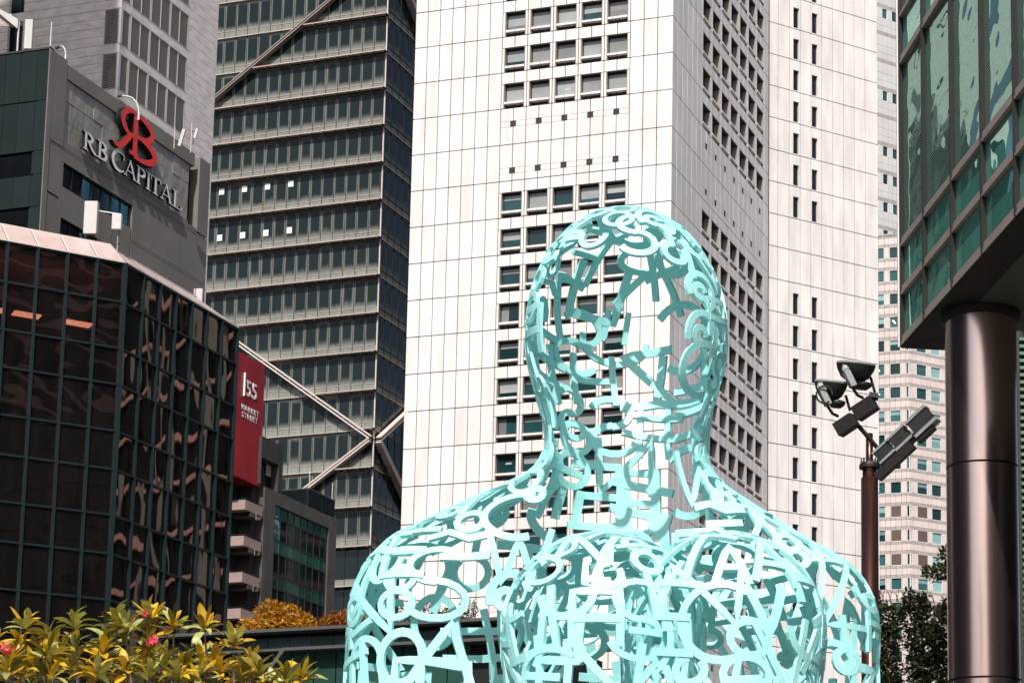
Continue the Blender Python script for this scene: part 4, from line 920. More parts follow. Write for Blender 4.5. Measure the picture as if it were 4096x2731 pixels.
topen = lambda u, z: any(b < z < b + 2.3 for b in tb) and any(a - 0.02 < u < b2 + 0.02 for a, b2 in tw) and (z < 180 or (185 < z < 188) or 203 < z < 207)
tile_face(TT, TF, [-3, -1.62, -0.18, 0.9, 2.35, 3.41, 4.84, 5.98, 7.42, 9], tz, topen, ('bluish', 'granite_band'))
for z in tb:
    for a, b in tw:
        if topen((a + b) / 2, z + 1): far_window(TF, a, b, z, 2.3, 'tower_pane')
TF.put('roof_edge', MB().ub(-3, 30, -0.4, 0.15, 214.1, 214.6, 'granite_band').mesh('roof_edge'))

# green slatted screen at the far right edge
GS = thing('slatted_screen', 'green slatted screen behind the round column at the right edge', 'screen', (3.32, 34, 0))
sm = ubox('slat', 0, 3.0, -0.03, 0.03, 0, 0.05, 'green_slat')
for i in range(52): link('slat', sm, GS, (0, 0.0, 6.3 + i * 0.12), math.radians(0))
link('post', MB().box(-0.04, 0.02, 0.04, 0.12, 0, 12.6, 'dark_steel').mesh('post'), GS); link('backing', MB().box(0.02, 3.0, 0.06, 0.10, 0, 12.6, 'black').mesh('backing'), GS)

# ------------------------------------------------------------------ floodlight pole
PL = thing('floodlight_pole', 'dark bronze pole topped with round-headed and box floodlights, left of the round column', 'light pole', (0.78, 30, 0))
b = MB(); b.lathe([(0.14, 0), (0.128, 4), (0.122, 9.13), (0.0, 9.13)], 'pole', 24); b.lathe([(0.10, 9.13), (0.10, 9.27)], 'pole', 24); link('shaft', b.mesh('shaft', True), PL)
b = MB(); b.lathe([(0.0, 9.27), (0.148, 9.27), (0.148, 9.31), (0.13, 9.35), (0.0, 9.35)], 'fixture_dark', 24)
for i in range(8): a = i * math.pi / 4; b.box(0.115 * math.cos(a) - 0.012, 0.115 * math.cos(a) + 0.012, 0.115 * math.sin(a) - 0.012, 0.115 * math.sin(a) + 0.012, 9.35, 9.41, 'fixture_dark')
link('flange', b.mesh('flange'), PL)
b = MB(); b.lathe([(0.052, 9.3), (0.05, 9.78), (0.0, 9.79)], 'pole', 16); link('stub', b.mesh('stub', True), PL)
b = MB(); b.tube([(-0.24, -0.02, 9.99), (0.27, -0.08, 9.36)], 0.032, 'fixture_dark', 4); link('cross_arm', b.mesh('cross_arm'), PL)
def obox(mb, c, ax, ay, hx, hy, hz, mat):
    ax = Vector(ax).normalized(); ay = Vector(ay); ay = (ay - ax * ay.dot(ax)).normalized(); az = ax.cross(ay); i = len(mb.v); k = mb.m(mat); c = Vector(c)
    for sz in (-1, 1):
        for sx, sy in ((-1, -1), (1, -1), (1, 1), (-1, 1)): mb.v.append(tuple(c + ax * hx * sx + ay * hy * sy + az * hz * sz))
    for q in ((0, 3, 2, 1), (4, 5, 6, 7), (0, 1, 5, 4), (1, 2, 6, 5), (2, 3, 7, 6), (3, 0, 4, 7)): mb.f.append(tuple(i + a for a in q)); mb.mi.append(k)
def dish(cx, cz, r, y=0.0):
    """round floodlight: flat lid, bowl, driver box and yoke"""
    b = MB(); tilt = Vector((0.10, -0.16, 1)).normalized(); c = (cx, y, cz)
    b.lathe([(0.0, 0.07), (r * 0.98, 0.055), (r, 0.035), (r * 0.99, 0.02)], 'fixture_pale', 36, c, tilt)
    b.lathe([(r * 0.985, 0.02), (r * 0.93, -0.04), (r * 0.72, -0.15), (r * 0.5, -0.19), (0, -0.2)], 'fixture', 36, c, tilt)
    o = link('floodlight', b.mesh('floodlight', True), PL)
    l = MB(); l.lathe([(0.0, -0.30), (r * 0.30, -0.30), (r * 0.52, -0.25), (r * 0.55, -0.2), (r * 0.3, -0.185)], 'fixture', 28, (cx + 0.10, y + 0.02, cz - 0.02), tilt); link('lower_bowl', l.mesh('lower_bowl', True), o)
    d = MB(); obox(d, (cx - 0.09, y - 0.20, cz - 0.24), (0.42, 0, -0.9), (0.9, 0.3, 0.42), 0.12, 0.045, 0.05, 'fixture_pale'); obox(d, (cx - 0.13, y - 0.17, cz - 0.07), (0.3, 0, -0.9), (0.9, 0.3, 0.3), 0.06, 0.055, 0.03, 'fixture_pale')
    d.lathe([(0, 0.03), (0.045, 0.02), (0.05, -0.02), (0, -0.03)], 'fixture_pale', 14, (cx - 0.15, y - 0.21, cz - 0.09), (0, 1, 0)); link('driver_box', d.mesh('driver_box'), o)
    k = MB(); k.tube([(cx - 0.05, y - 0.18, cz - 0.36), (cx + 0.02, y - 0.12, cz - 0.45), (cx + 0.1, y - 0.05, cz - 0.47)], 0.022, 'fixture_dark', 6); k.tube([(cx + 0.21, y, cz - 0.15), (cx + 0.27, y - 0.02, cz - 0.38)], 0.02, 'fixture', 4); link('yoke', k.mesh('yoke'), o)
    return o
dish(-0.19, 10.76, 0.285); dish(-0.545, 10.50, 0.24, 0.03)
k = MB(); pts = [(-0.64 + 0.115 * math.cos(a), -0.25, 10.28 + 0.125 * math.sin(a)) for a in [i * math.pi / 10 for i in range(18)]]; k.tube(pts, 0.014, 'black', 6); link('cable', k.mesh('cable', True), PL)
def box_light(c, ax, ay, hx, hy, hz, lid=True):
    b = MB(); obox(b, c, ax, ay, hx, hy, hz, 'fixture_dark'); o = link('box_light', b.mesh('box_light'), PL)
    axn = Vector(ax).normalized(); ayn = Vector(ay); ayn = (ayn - axn * ayn.dot(axn)).normalized(); azn = axn.cross(ayn)
    d = MB(); obox(d, Vector(c) + axn * (hx + 0.006), ax, ay, 0.008, hy * 0.96, hz * 0.96, 'fixture'); link('cover', d.mesh('cover'), o)
    return o
box_light((-0.065, -0.12, 10.11), (0.75, -0.35, 0.42), (0.3, 0.9, 0.1), 0.155, 0.10, 0.105); box_light((-0.335, -0.12, 9.87), (0.75, -0.35, 0.42), (0.3, 0.9, 0.1), 0.145, 0.10, 0.10)
b = MB(); obox(b, (0.06, -0.13, 10.29), (0.6, 0, -0.1), (0, 1, 0), 0.07, 0.08, 0.035, 'fixture'); link('bracket_box', b.mesh('bracket_box'), PL)
# the bank of box floodlights on the right arm
da = Vector((0.72, -0.30, 0.62)); ya = Vector((0.25, 0.95, 0.15))
b = MB(); b.tube([(0.22, -0.1, 9.33), (0.72, -0.3, 9.78)], 0.03, 'fixture', 4); link('bank_arm', b.mesh('bank_arm'), PL)
def bank(c, s):
    b = MB(); obox(b, c, da, ya, 0.15 * s, 0.13 * s, 0.10 * s, 'fixture'); axn = da.normalized(); azn = axn.cross((ya - axn * ya.dot(axn)).normalized())
    o = link('box_light', b.mesh('box_light'), PL)
    d = MB(); obox(d, Vector(c) - azn * (0.105 * s) , da, ya, 0.17 * s, 0.15 * s, 0.02 * s, 'fixture_pale'); obox(d, Vector(c) + azn * (0.105 * s), da, ya, 0.165 * s, 0.145 * s, 0.018 * s, 'fixture_pale'); link('lid', d.mesh('lid'), o)
    e_ = MB(); obox(e_, Vector(c) + Vector((0.03, 0, -0.13 * s)), da, ya, 0.13 * s, 0.11 * s, 0.06 * s, 'fixture_dark'); link('lamp_housing', e_.mesh('lamp_housing'), o)
bank((0.74, -0.25, 9.88), 1.15); bank((0.45, -0.12, 9.68), 0.95); bank((0.22, -0.02, 9.50), 0.85)
b = MB(); obox(b, (0.36, -0.1, 9.35), da, ya, 0.34, 0.10, 0.06, 'fixture_dark'); obox(b, (0.6, -0.2, 9.64), da, ya, 0.2, 0.05, 0.05, 'fixture'); link('bank_housing', b.mesh('bank_housing'), PL)

# ------------------------------------------------------------------ antennas and small rooftop things
def rod(mb, a, b_, r, m_): mb.tube([a, b_], r, m_, 8)
AN = thing('cellular_antenna', 'pair of pale box antennas on a pipe bracket above the pink coping', 'antenna', (-30.68, 91.5, 34.6))
ob = Vector(AN.location)
def ab(name, x0, x1, z0, z1, y0, y1, mat, root, o0):
    m_ = MB(); m_.box(x0 - o0.x, x1 - o0.x, y0 - o0.y, y1 - o0.y, z0 - o0.z, z1 - o0.z, mat); me = m_.mesh(name); o = link(name, me, root)
    bv = o.modifiers.new('bevel', 'BEVEL'); bv.width = 0.03; bv.segments = 2; return o
ab('panel_antenna', -32.14, -31.56, 35.55, 37.06, 91.35, 91.62, 'white_paint', AN, ob); ab('radio_box', -30.92, -30.50, 35.78, 36.5, 91.4, 91.62, 'white_paint', AN, ob)
m_ = MB(); rod(m_, (-30.69 - ob.x, 0.15, -0.3), (-30.69 - ob.x, 0.15, 2.0), 0.035, 'fixture_pale'); rod(m_, (-31.6 - ob.x, 0.12, 2.1), (-30.66 - ob.x, 0.15, 1.95), 0.03, 'rail'); rod(m_, (-31.9 - ob.x, 0.2, 0.75), (-30.62 - ob.x, 0.15, 0.6), 0.03, 'dark_steel'); rod(m_, (-31.6 - ob.x, 0.1, 0.8), (-31.0 - ob.x, 0.1, 0.1), 0.03, 'dark_steel')
rod(m_, (-31.85 - ob.x, 0.2, -0.4), (-31.85 - ob.x, 0.2, 1.2), 0.035, 'dark_steel'); link('bracket', m_.mesh('bracket'), AN)
m_ = MB()
for i in range(7): x = -32.02 + i * 0.06 - ob.x; m_.tube([(x, 0.0, 0.98), (x + 0.03, 0.02, 0.75), (x * 0.6 - 0.5, 0.1, 0.3)], 0.012, 'black', 5)
m_.tube([(-30.6 - ob.x, 0, 1.2), (-30.55 - ob.x, 0, 0.85), (-30.75 - ob.x, 0, 0.65), (-31.0 - ob.x, 0, 0.68)], 0.012, 'black', 5); m_.tube([(-30.85 - ob.x, 0, 1.2), (-30.95 - ob.x, 0, 0.7)], 0.012, 'black', 5); link('cables', m_.mesh('cables'), AN)
A2 = thing('cellular_antenna', 'small white box antenna on a pipe, right end of the pink coping', 'antenna', (-29.3, 99, 34.2)); ob = Vector(A2.location)
ab('panel_antenna', -29.31, -28.98, 34.3, 35.65, 98.9, 99.1, 'white_paint', A2, ob); m_ = MB(); rod(m_, (-0.12, 0.1, -0.6), (-0.12, 0.1, 1.5), 0.03, 'rail'); m_.box(-0.13, 0.02, 0.0, 0.12, 1.0, 1.06, 'dark_steel'); link('pipe', m_.mesh('pipe'), A2)
A3 = thing('cellular_antenna', 'white flat panel antenna standing on the roof corner of the dark grey building', 'antenna', (-48.3, 126, 59.9)); ob = Vector(A3.location)
ab('panel_antenna', -48.56, -48.08, 60.25, 62.17, 125.9, 126.12, 'white_paint', A3, ob); m_ = MB(); rod(m_, (0, 0.15, -0.2), (0, 0.15, 2.0), 0.04, 'rail'); m_.box(-0.25, 0.25, -0.05, 0.15, 0.12, 0.24, 'dark_steel'); link('mount', m_.mesh('mount'), A3)
A4 = thing('whip_antenna', 'thin white whip antenna on the roof corner of the dark grey building', 'antenna', (-46.95, 126, 59.7))
m_ = MB(); m_.tube([(0, 0, 0.0), (0, 0, 0.75)], 0.05, 'dark_steel'); link('base', m_.mesh('base'), A4); m_ = MB(); m_.tube([(0, 0, 0.75), (-0.01, 0, 1.5), (0, 0, 2.35)], [0.05, 0.045, 0.03], 'white_paint'); m_.tube([(0, 0, 2.35), (0, 0, 2.7)], 0.008, 'dark_steel', 5); link('rod', m_.mesh('rod'), A4)
def goose(loc, label, pts, r, head):
    t = thing('floodlight', label, 'lamp', loc, ); m_ = MB(); m_.tube([tuple(Vector(p) - Vector(loc)) for p in pts], r, 'white_paint', 10); link('curved_arm', m_.mesh('curved_arm', True), t)
    h = MB(); a, b_ = Vector(head[0]) - Vector(loc), Vector(head[1]) - Vector(loc); obox(h, (a + b_) / 2, b_ - a, (0, 1, 0), (b_ - a).length / 2, 0.09, 0.05, 'fixture'); link('lamp_head', h.mesh('lamp_head'), t)
goose((-46.17, 126.5, 59.6), 'short curved white lamp beside the whip antenna on the dark grey parapet', [(-46.17, 126.5, 59.6), (-46.17, 126.5, 60.2), (-46.24, 126.5, 60.5), (-46.36, 126.5, 60.67), (-46.55, 126.5, 60.68)], 0.05, ((-46.55, 126.5, 60.68), (-46.82, 126.5, 60.54)))
goose((-43.76, 133.5, 59.3), 'long curved white lamp arm above the red monogram', [(-43.76, 133.5, 58.9), (-43.78, 133.5, 59.6), (-43.95, 133.5, 60.1), (-44.25, 133.5, 60.42), (-44.6, 133.5, 60.52), (-45.0, 133.5, 60.54)], 0.055, ((-44.9, 133.5, 60.56), (-45.2, 133.5, 60.52)))
A5 = thing('cellular_antenna', 'slim white leaning panel antenna between red monogram and parapet end', 'antenna', (-42.2, 137, 58.4)); m_ = MB(); obox(m_, (0.22, 0, 0.75), (0.24, 0, 1), (0, 1, 0), 0.6, 0.09, 0.10, 'white_paint'); link('panel_antenna', m_.mesh('panel_antenna'), A5); m_ = MB(); rod(m_, (-0.27, 0, 0), (-0.27, 0, 1.5), 0.03, 'rail'); rod(m_, (-0.27, 0, 0.9), (0.15, 0, 0.65), 0.02, 'dark_steel'); link('pipe', m_.mesh('pipe'), A5)
A6 = thing('cellular_antenna', 'white antenna tilted on a thin mast at the right end of the dark grey parapet', 'antenna', (-41.35, 137, 58.1)); m_ = MB(); rod(m_, (0, 0, 0), (0, 0, 2.06), 0.03, 'rail'); rod(m_, (0, 0, 1.55), (0.2, 0, 1.45), 0.03, 'dark_steel'); rod(m_, (0, 0, 1.1), (0.2, 0, 1.0), 0.03, 'dark_steel'); m_.tube([(0.2, 0, 0.95), (0.1, 0, 0.6), (0, 0, 0.5)], 0.02, 'black', 5); link('mast', m_.mesh('mast'), A6); m_ = MB(); obox(m_, (0.3, 0, 1.35), (0.22, 0, 1), (0, 1, 0), 0.36, 0.07, 0.08, 'white_paint'); link('panel_antenna', m_.mesh('panel_antenna'), A6)
BM_ = thing('roof_crane', 'white tapered roof boom with a slatted side at the top left corner', 'roof crane', (-49.75, 128, 59.8)); m_ = MB()
m_.prism([(-1.9, 4.55), (-1.25, 4.02), (0.02, 3.28), (0.0, 2.68), (-1.2, 3.68), (-1.9, 4.05)], -0.2, 0.2, 'white_paint'); link('boom', m_.mesh('boom'), BM_); m_ = MB(); rod(m_, (0, 0, 0), (0, 0, 3.2), 0.06, 'rail'); link('post', m_.mesh('post'), BM_)
m_ = MB()
for i in range(9): m_.box(-1.9, -0.25 - 0.03 * i, 0.0, 0.06, 2.95 + i * 0.09, 3.0 + i * 0.09, 'rail')
link('grille', m_.mesh('grille'), BM_)

# ------------------------------------------------------------------ vine-covered screen and tree by the column
VN = thing('climbing_vine', 'dark leafy creeper hanging over a frame between the pole and the round column', 'plant', (2.5, 60, 0))
pts = []
for i in range(9500):
    x = rnd.uniform(-0.95, 1.25); z = rnd.uniform(9.6, 13.4); top = 13.15 + 0.25 * math.sin(x * 5) + 0.15 * math.sin(x * 13)
    if z > top: continue
    if (x + 0.02) ** 2 / 0.02 + (z - 11.6) ** 2 / 1.1 < 1 and rnd.random() < 0.85: continue
    if math.sin(x * 9 + 1.2 * math.sin(z * 2)) * math.sin(z * 3.1) > 0.75: continue
    pts.append(((x, rnd.uniform(-0.3, 0.35), z), 1.0))
leaf_cloud('foliage', ['vine', 'vine2', 'vine2'], pts, 0.15, VN, 0.55)
m_ = MB(); m_.box(-1.0, 1.3, 0.38, 0.44, 12.95, 13.05, 'dark_steel')
for x in (-0.9, -0.25, 0.35, 0.9): m_.tube([(x, 0.1, 0), (x + 0.1, 0.2, 9), (x - 0.05, 0.1, 13)], [0.07, 0.05, 0.03], 'bark_dark', 6)
for i in range(8): x = -0.8 + i * 0.2; m_.tube([(x, 0, 13.1), (x + 0.08, 0, 13.4 + rnd.uniform(0, 0.15)), (x + 0.2, 0, 13.3), (x + 0.26, 0, 13.05)], 0.015, 'bark_dark', 5)
link('stems', m_.mesh('stems'), VN)
TR = thing('tree', 'dark green tree leaning into view just left of the round column', 'tree', (4.6, 58, 0))
pts = blob_points([((-0.7, 0, 14.0), (0.55, 0.5, 0.22)), ((-1.15, 0, 13.55), (0.5, 0.4, 0.2)), ((-0.5, 0, 13.6), (0.5, 0.5, 0.25)), ((-0.55, 0, 14.3), (0.25, 0.4, 0.22)), ((0.4, 0, 14.3), (0.8, 0.8, 0.9)), ((-0.3, 0, 13.0), (0.6, 0.5, 0.35))], 2400)
leaf_cloud('crown', ['vine', 'vine2', 'bush_g'], pts, 0.15, TR, 0.5)
m_ = MB(); m_.tube([(0.6, 0, 0), (0.5, 0, 8), (0.2, 0, 12), (-0.4, 0, 13.6), (-0.8, 0, 14.0)], [0.2, 0.15, 0.09, 0.05, 0.02], 'bark_dark', 8); m_.tube([(0.2, 0, 12), (-0.7, 0, 13.2), (-1.3, 0, 13.5)], [0.07, 0.04, 0.015], 'bark_dark', 6); link('trunk', m_.mesh('trunk', True), TR)

# ------------------------------------------------------------------ frangipani trees
def leaf_mesh(L_, W_, mat, curl):
    mb = MB(); n = 6; i0 = 0; k = mb.m(mat)
    for i in range(n + 1):
        t = i / n; wv = W_ * (math.sin(math.pi * min(1, t * 0.93 + 0.03)) ** 0.8) * (0.55 + 0.6 * t) * 0.5 if 0 < i < n else 0.006
        x = L_ * t; z = curl * L_ * (t - t * t * 1.6)
        mb.v += [(x, -wv, z + wv * 0.35), (x, 0, z), (x, wv, z + wv * 0.35)]
    for i in range(n):
        a = i * 3
        mb.f += [(a, a + 3, a + 4, a + 1), (a + 1, a + 4, a + 5, a + 2)]; mb.mi += [k, k]
    return mb.mesh('leaf', True)
LM = [leaf_mesh(0.33, 0.115, m_, c) for m_ in ('leaf_y', 'leaf_o', 'leaf_p', 'leaf_d') for c in (0.25, 0.5, -0.1)]
FL_ = MB()
for i in range(5):
    a = i * 2 * math.pi / 5; d = Vector((math.cos(a), math.sin(a), 0.25)); q = Vector((-math.sin(a), math.cos(a), 0)); FL_.quad([(0, 0, 0), tuple(d * 0.025 + q * 0.018), tuple(d * 0.05), tuple(d * 0.025 - q * 0.018)], 'petal')
FLM = FL_.mesh('flower')
ROS = [(-11.3, 31, 6.3), (-11.0, 31.2, 6.15), (-10.6, 31, 6.4), (-10.2, 31.2, 6.2), (-9.95, 31, 6.45), (-9.6, 31.2, 6.6), (-9.25, 31, 6.2), (-8.95, 31.2, 6.5), (-8.6, 31, 6.2), (-8.3, 31.1, 6.4), (-8.0, 31, 6.15), (-9.75, 29.2, 6.12), (-10.95, 29.2, 6.15), (-10.4, 29.2, 6.1), (-9.05, 29.2, 6.1), (-8.6, 29.2, 6.12), (-10.92, 29.63, 6.88), (-10.17, 29.44, 6.85), (-9.72, 29.85, 6.98), (-9.13, 29.52, 7.0), (-8.79, 29.39, 6.84), (-8.5, 29.86, 6.89), (-8.18, 30.2, 6.72), (-10.83, 30.42, 6.82), (-11.23, 30.37, 6.75), (-11.09, 29.61, 6.43), (-10.61, 30.05, 6.57), (-9.84, 29.69, 6.51), (-9.2, 29.54, 6.7), (-9.11, 29.45, 6.45), (-8.67, 29.6, 6.31), (-7.97, 30.3, 6.49), (-10.48, 30.46, 6.7), (-10.95, 30.43, 6.36), (-11.44, 30.42, 6.35), (-9.9, 29.57, 6.2), (-9.55, 29.73, 6.88), (-9.55, 30.18, 6.43), (-9.21, 30.32, 6.43), (-8.54, 30.5, 6.5), (-7.72, 30, 6.27), (-7.39, 30, 6.2), (-7.16, 30.1, 6.22), (-10.3, 29.8, 6.33), (-10.0, 30.3, 6.75), (-8.9, 30.2, 6.25), (-8.25, 29.8, 6.25), (-10.7, 29.5, 6.25), (-11.35, 29.7, 6.6), (-9.4, 29.4, 6.2), (-10.5, 29.3, 6.42), (-10.15, 30.6, 6.55), (-9.7, 30.4, 6.3), (-11.2, 30.0, 6.2), (-8.75, 30.6, 6.6), (-8.1, 30.6, 6.25), (-9.3, 30.6, 6.6), (-10.85, 30.0, 6.6), (-7.6, 30.4, 6.1), (-8.45, 29.5, 6.15)]
FLO = [(-9.03, 29.25, 6.66), (-11.0, 29.25, 6.56), (-9.16, 29.25, 7.06)]
trees = [((-11.1, 30.2), 'frangipani tree with a pink blossom and yellow rosettes, farthest from the sculpture', 0), ((-10.1, 30.4), 'frangipani tree with yellow rosettes and no blossom, second from the left', 1), ((-9.1, 30.1), 'frangipani tree with yellow rosettes and two pink blossoms', 2), ((-7.95, 30.2), 'frangipani tree with yellow rosettes, nearest to the sculpture', 3)]
objs = []
for (x, y), lbl, i in trees:
    t = thing('frangipani_tree', lbl, 'tree', (x, y, 0), 'frangipani trees below the glass building'); objs.append(t)
branch = [MB() for _ in trees]
for p in ROS:
    i = min(range(4), key=lambda j: abs(trees[j][0][0] - p[0])); t = objs[i]; o = Vector(t.location); c = Vector(p) - o
    h = Vector((c.x * 0.35, c.y * 0.3, 5.3)); branch[i].tube([tuple(h), tuple(h.lerp(c, 0.5) + Vector((c.x * 0.12, 0, -0.12))), tuple(c - Vector((0, 0, 0.05)))], [0.03, 0.02, 0.014], 'bark', 6)
    n = rnd.randint(13, 17); tilt = Vector((rnd.uniform(-0.3, 0.3), rnd.uniform(-0.45, 0.05), 1)).normalized(); R = Vector((0, 0, 1)).rotation_difference(tilt).to_matrix()
    pale = rnd.random() < 0.2
    for k in range(n):
        if len(t.children) > 292: break
        az = k * 2.399 + rnd.uniform(-0.25, 0.25); el = math.radians(75 - 85 * (k / n) ** 0.8 + rnd.uniform(-10, 10))
        q = rnd.random(); me = LM[rnd.randrange(0, 3) + (0 if q < 0.46 else 3 if q < 0.64 else 6 if q < 0.88 else 9)] if not pale else LM[rnd.randrange(3, 9)]
        lf = bpy.data.objects.new('leaf', me); COL.objects.link(lf); lf.parent = t; s = rnd.uniform(0.75, 1.15)
        mt = R @ Matrix.Rotation(az, 3, 'Z') @ Matrix.Rotation(-el, 3, 'Y') @ Matrix.Rotation(rnd.uniform(-0.5, 0.5), 3, 'X')
        lf.location = c + R @ Vector((0, 0, 0.06 * (1 - k / n))); lf.rotation_euler = mt.to_euler(); lf.scale = (s, s, s)
for i, t in enumerate(objs):
    b = branch[i]; b.tube([(0, 0, 0), (0.05, 0, 2.5), (0, 0, 5.3)], [0.13, 0.10, 0.07], 'bark', 10); 
    for a in range(5): d = Vector((math.cos(a * 1.26), math.sin(a * 1.26) * 0.5, 0)) * 0.3; b.tube([(0, 0, 4.6), tuple(d * 0.6 + Vector((0, 0, 5.0))), tuple(d + Vector((0, 0, 5.5)))], [0.06, 0.05, 0.04], 'bark', 7)
    link('trunk', b.mesh('trunk', True), t)
for p in FLO:
    i = min(range(4), key=lambda j: abs(trees[j][0][0] - p[0])); o = Vector(objs[i].location)
    for k in range(10 if p[2] < 7 else 4):
        v = Vector((rnd.gauss(0, 1), rnd.gauss(0, 1) - 0.5, rnd.gauss(0, 1))).normalized(); f_ = link('flower', FLM, objs[i], Vector(p) - o + v * 0.075); f_.rotation_euler = v.to_track_quat('Z', 'Y').to_euler()

# ------------------------------------------------------------------ openwork figure of bent metal strokes
X0, Y0 = -1.0, 11.0
def s_ell(p, c, r):
    q = (p - np.array(c)) / np.array(r); k0 = np.linalg.norm(q, axis=1); k1 = np.linalg.norm(q / np.array(r), axis=1); return k0 * (k0 - 1) / np.maximum(k1, 1e-9)
def s_cap(p, a, b, ra, rb):
    a, b = np.array(a, float), np.array(b, float); ab_ = b - a; h = np.clip(((p - a) @ ab_) / (ab_ @ ab_), 0, 1); return np.linalg.norm(p - a - h[:, None] * ab_, axis=1) - (ra + (rb - ra) * h)
def smin(a, b, k): h = np.clip(0.5 + 0.5 * (b - a) / k, 0, 1); return b + (a - b) * h - k * h * (1 - h)
def body(p):
    d = s_ell(p, (X0 + 0.01, Y0 + 0.05, 5.145), (0.515, 0.58, 0.665))
    d = smin(d, s_cap(p, (X0 + 0.01, Y0 + 0.12, 4.95), (X0 + 0.01, Y0 + 0.15, 4.3), 0.405, 0.415), 0.10)
    for sx in (-1, 1):
        d = smin(d, s_cap(p, (X0 + sx * 0.12, Y0 + 0.15, 4.25), (X0 + sx * (0.93 if sx < 0 else 0.87), Y0 + 0.15, 3.72 if sx < 0 else 3.60), 0.30, 0.43), 0.14)
        d = smin(d, s_cap(p, (X0 + sx * (0.955 if sx < 0 else 0.87), Y0 + 0.12, 3.62 if sx < 0 else 3.56), (X0 + sx * (0.97 if sx < 0 else 0.89), Y0 + 0.05, 1.2), 0.45, 0.44), 0.06)
    return smin(d, s_ell(p, (X0, Y0 + 0.25, 2.6), (1.15, 0.72, 1.6)), 0.15)
def knee(cx):
    def f_(p):
        d = s_cap(p, (cx, 9.95, 3.36), (cx * 1.0, 9.75, 1.0), 0.43, 0.38)
        return smin(d, s_cap(p, (cx, 9.95, 3.36), (cx + (X0 - cx) * 0.2, 10.9, 2.6), 0.43, 0.5), 0.12)
    return f_
def grad(f, p):
    e = 1e-3; g_ = np.stack([f(p + np.eye(3)[i] * e) - f(p - np.eye(3)[i] * e) for i in range(3)], 1); return g_ / np.maximum(np.linalg.norm(g_, axis=1, keepdims=True), 1e-9)
def onto(f, p, it=9):
    for _ in range(it): p = p - f(p)[:, None] * grad(f, p) * 0.95
    return p
def a2(cx, cy, rx, ry, a0, a1, n): return [(cx + rx * math.cos(math.radians(a0 + (a1 - a0) * i / n)), cy + ry * math.sin(math.radians(a0 + (a1 - a0) * i / n))) for i in range(n + 1)]
def ln(*pts, n=5):
    out = []
    for a, b_ in zip(pts[:-1], pts[1:]):
        for i in range(n): out.append((a[0] + (b_[0] - a[0]) * i / n, a[1] + (b_[1] - a[1]) * i / n))
    return out + [pts[-1]]
# made-up strokes: rings, hooks, waves, combs and forks that stand in for writing
GLY = [
    [a2(0, 0, .42, .5, 0, 360, 22)], [a2(0, 0, .48, .52, 50, 310, 18)], [a2(0, .24, .3, .26, 20, 270, 12) + a2(0, -.26, .34, .26, 90, -160, 12)],
    [a2(.1, -.2, .35, .35, -180, 0, 12) , ln((.45, -.2), (.45, .55))], [a2(0, 0, .16, .16, 0, 300, 12) + a2(.08, .02, .38, .44, -60, 200, 18)],
    [ln((-.5, .5), (-.25, -.5), (0, .3), (.25, -.5), (.5, .5))], [ln((-.4, .5), (0, -.5), (.4, .5))], [ln((-.35, .5), (-.35, -.5)), ln((.35, .5), (.35, -.5)), ln((-.35, 0), (.35, 0))],
    [ln((-.35, .5), (-.35, -.5)), ln((-.35, .48), (.4, .48)), ln((-.35, 0), (.3, 0)), ln((-.35, -.48), (.4, -.48))], [ln((-.5, .45), (.5, .45)), ln((0, .45), (0, -.5))],
    [a2(-.25, 0, .25, .35, 180, 0, 10) + a2(.25, 0, .25, .35, 180, 360, 10)], [a2(0, .26, .24, .24, -90, 270, 16) + a2(0, -.26, .28, .26, 90, -270, 16)],
    [ln((-.5, .2), (.5, .3)), ln((-.5, -.2), (.5, -.1)), ln((-.15, .55), (-.3, -.55)), ln((.3, .55), (.15, -.55))], [ln((0, .55), (0, -.1)), a2(0, -.3, .22, .22, 90, 400, 14)],
    [a2(0, .1, .4, .4, 0, 180, 14), ln((-.4, .1), (-.4, -.5)), ln((.4, .1), (.4, -.5)), ln((0, .5), (0, -.3))], [ln((-.4, .5), (.35, .5), (-.35, -.5), (.45, -.5))],
    [ln((-.3, .55), (-.3, -.5)), a2(-.3, .25, .5, .25, 90, -90, 12), ln((-.2, 0), (.4, -.5))], [a2(.12, .3, .12, .12, 0, 360, 12), a2(-.1, -.1, .45, .42, 60, 290, 16)],
    [ln((-.5, 0), (-.2, .1), (.1, -.05), (.5, .05)), a2(.1, .28, .2, .18, 0, 360, 12), ln((-.3, -.4), (.4, -.35))], [a2(0, -.1, .5, .4, 170, 370, 16), ln((-.15, .5), (-.15, -.1)), ln((.15, .5), (.15, -.1))],
    [ln((-.45, .5), (-.45, -.5), (.45, -.5), (.45, .5))], [ln((-.45, -.5), (-.45, .5), (.45, .5), (.45, -.5)), ln((-.45, 0), (.45, 0))], [ln((-.4, -.5), (0, .5), (.4, -.5)), ln((-.2, -.12), (.2, -.12))],
    [ln((-.45, -.5), (-.4, .5), (.35, -.5), (.42, .5))],
]
FIG = thing('sculpture', 'openwork pale aqua metal figure seated with knees drawn up, made of bent strokes', 'sculpture', (X0, Y0, 0))
FP = Vector((X0, Y0, 0))
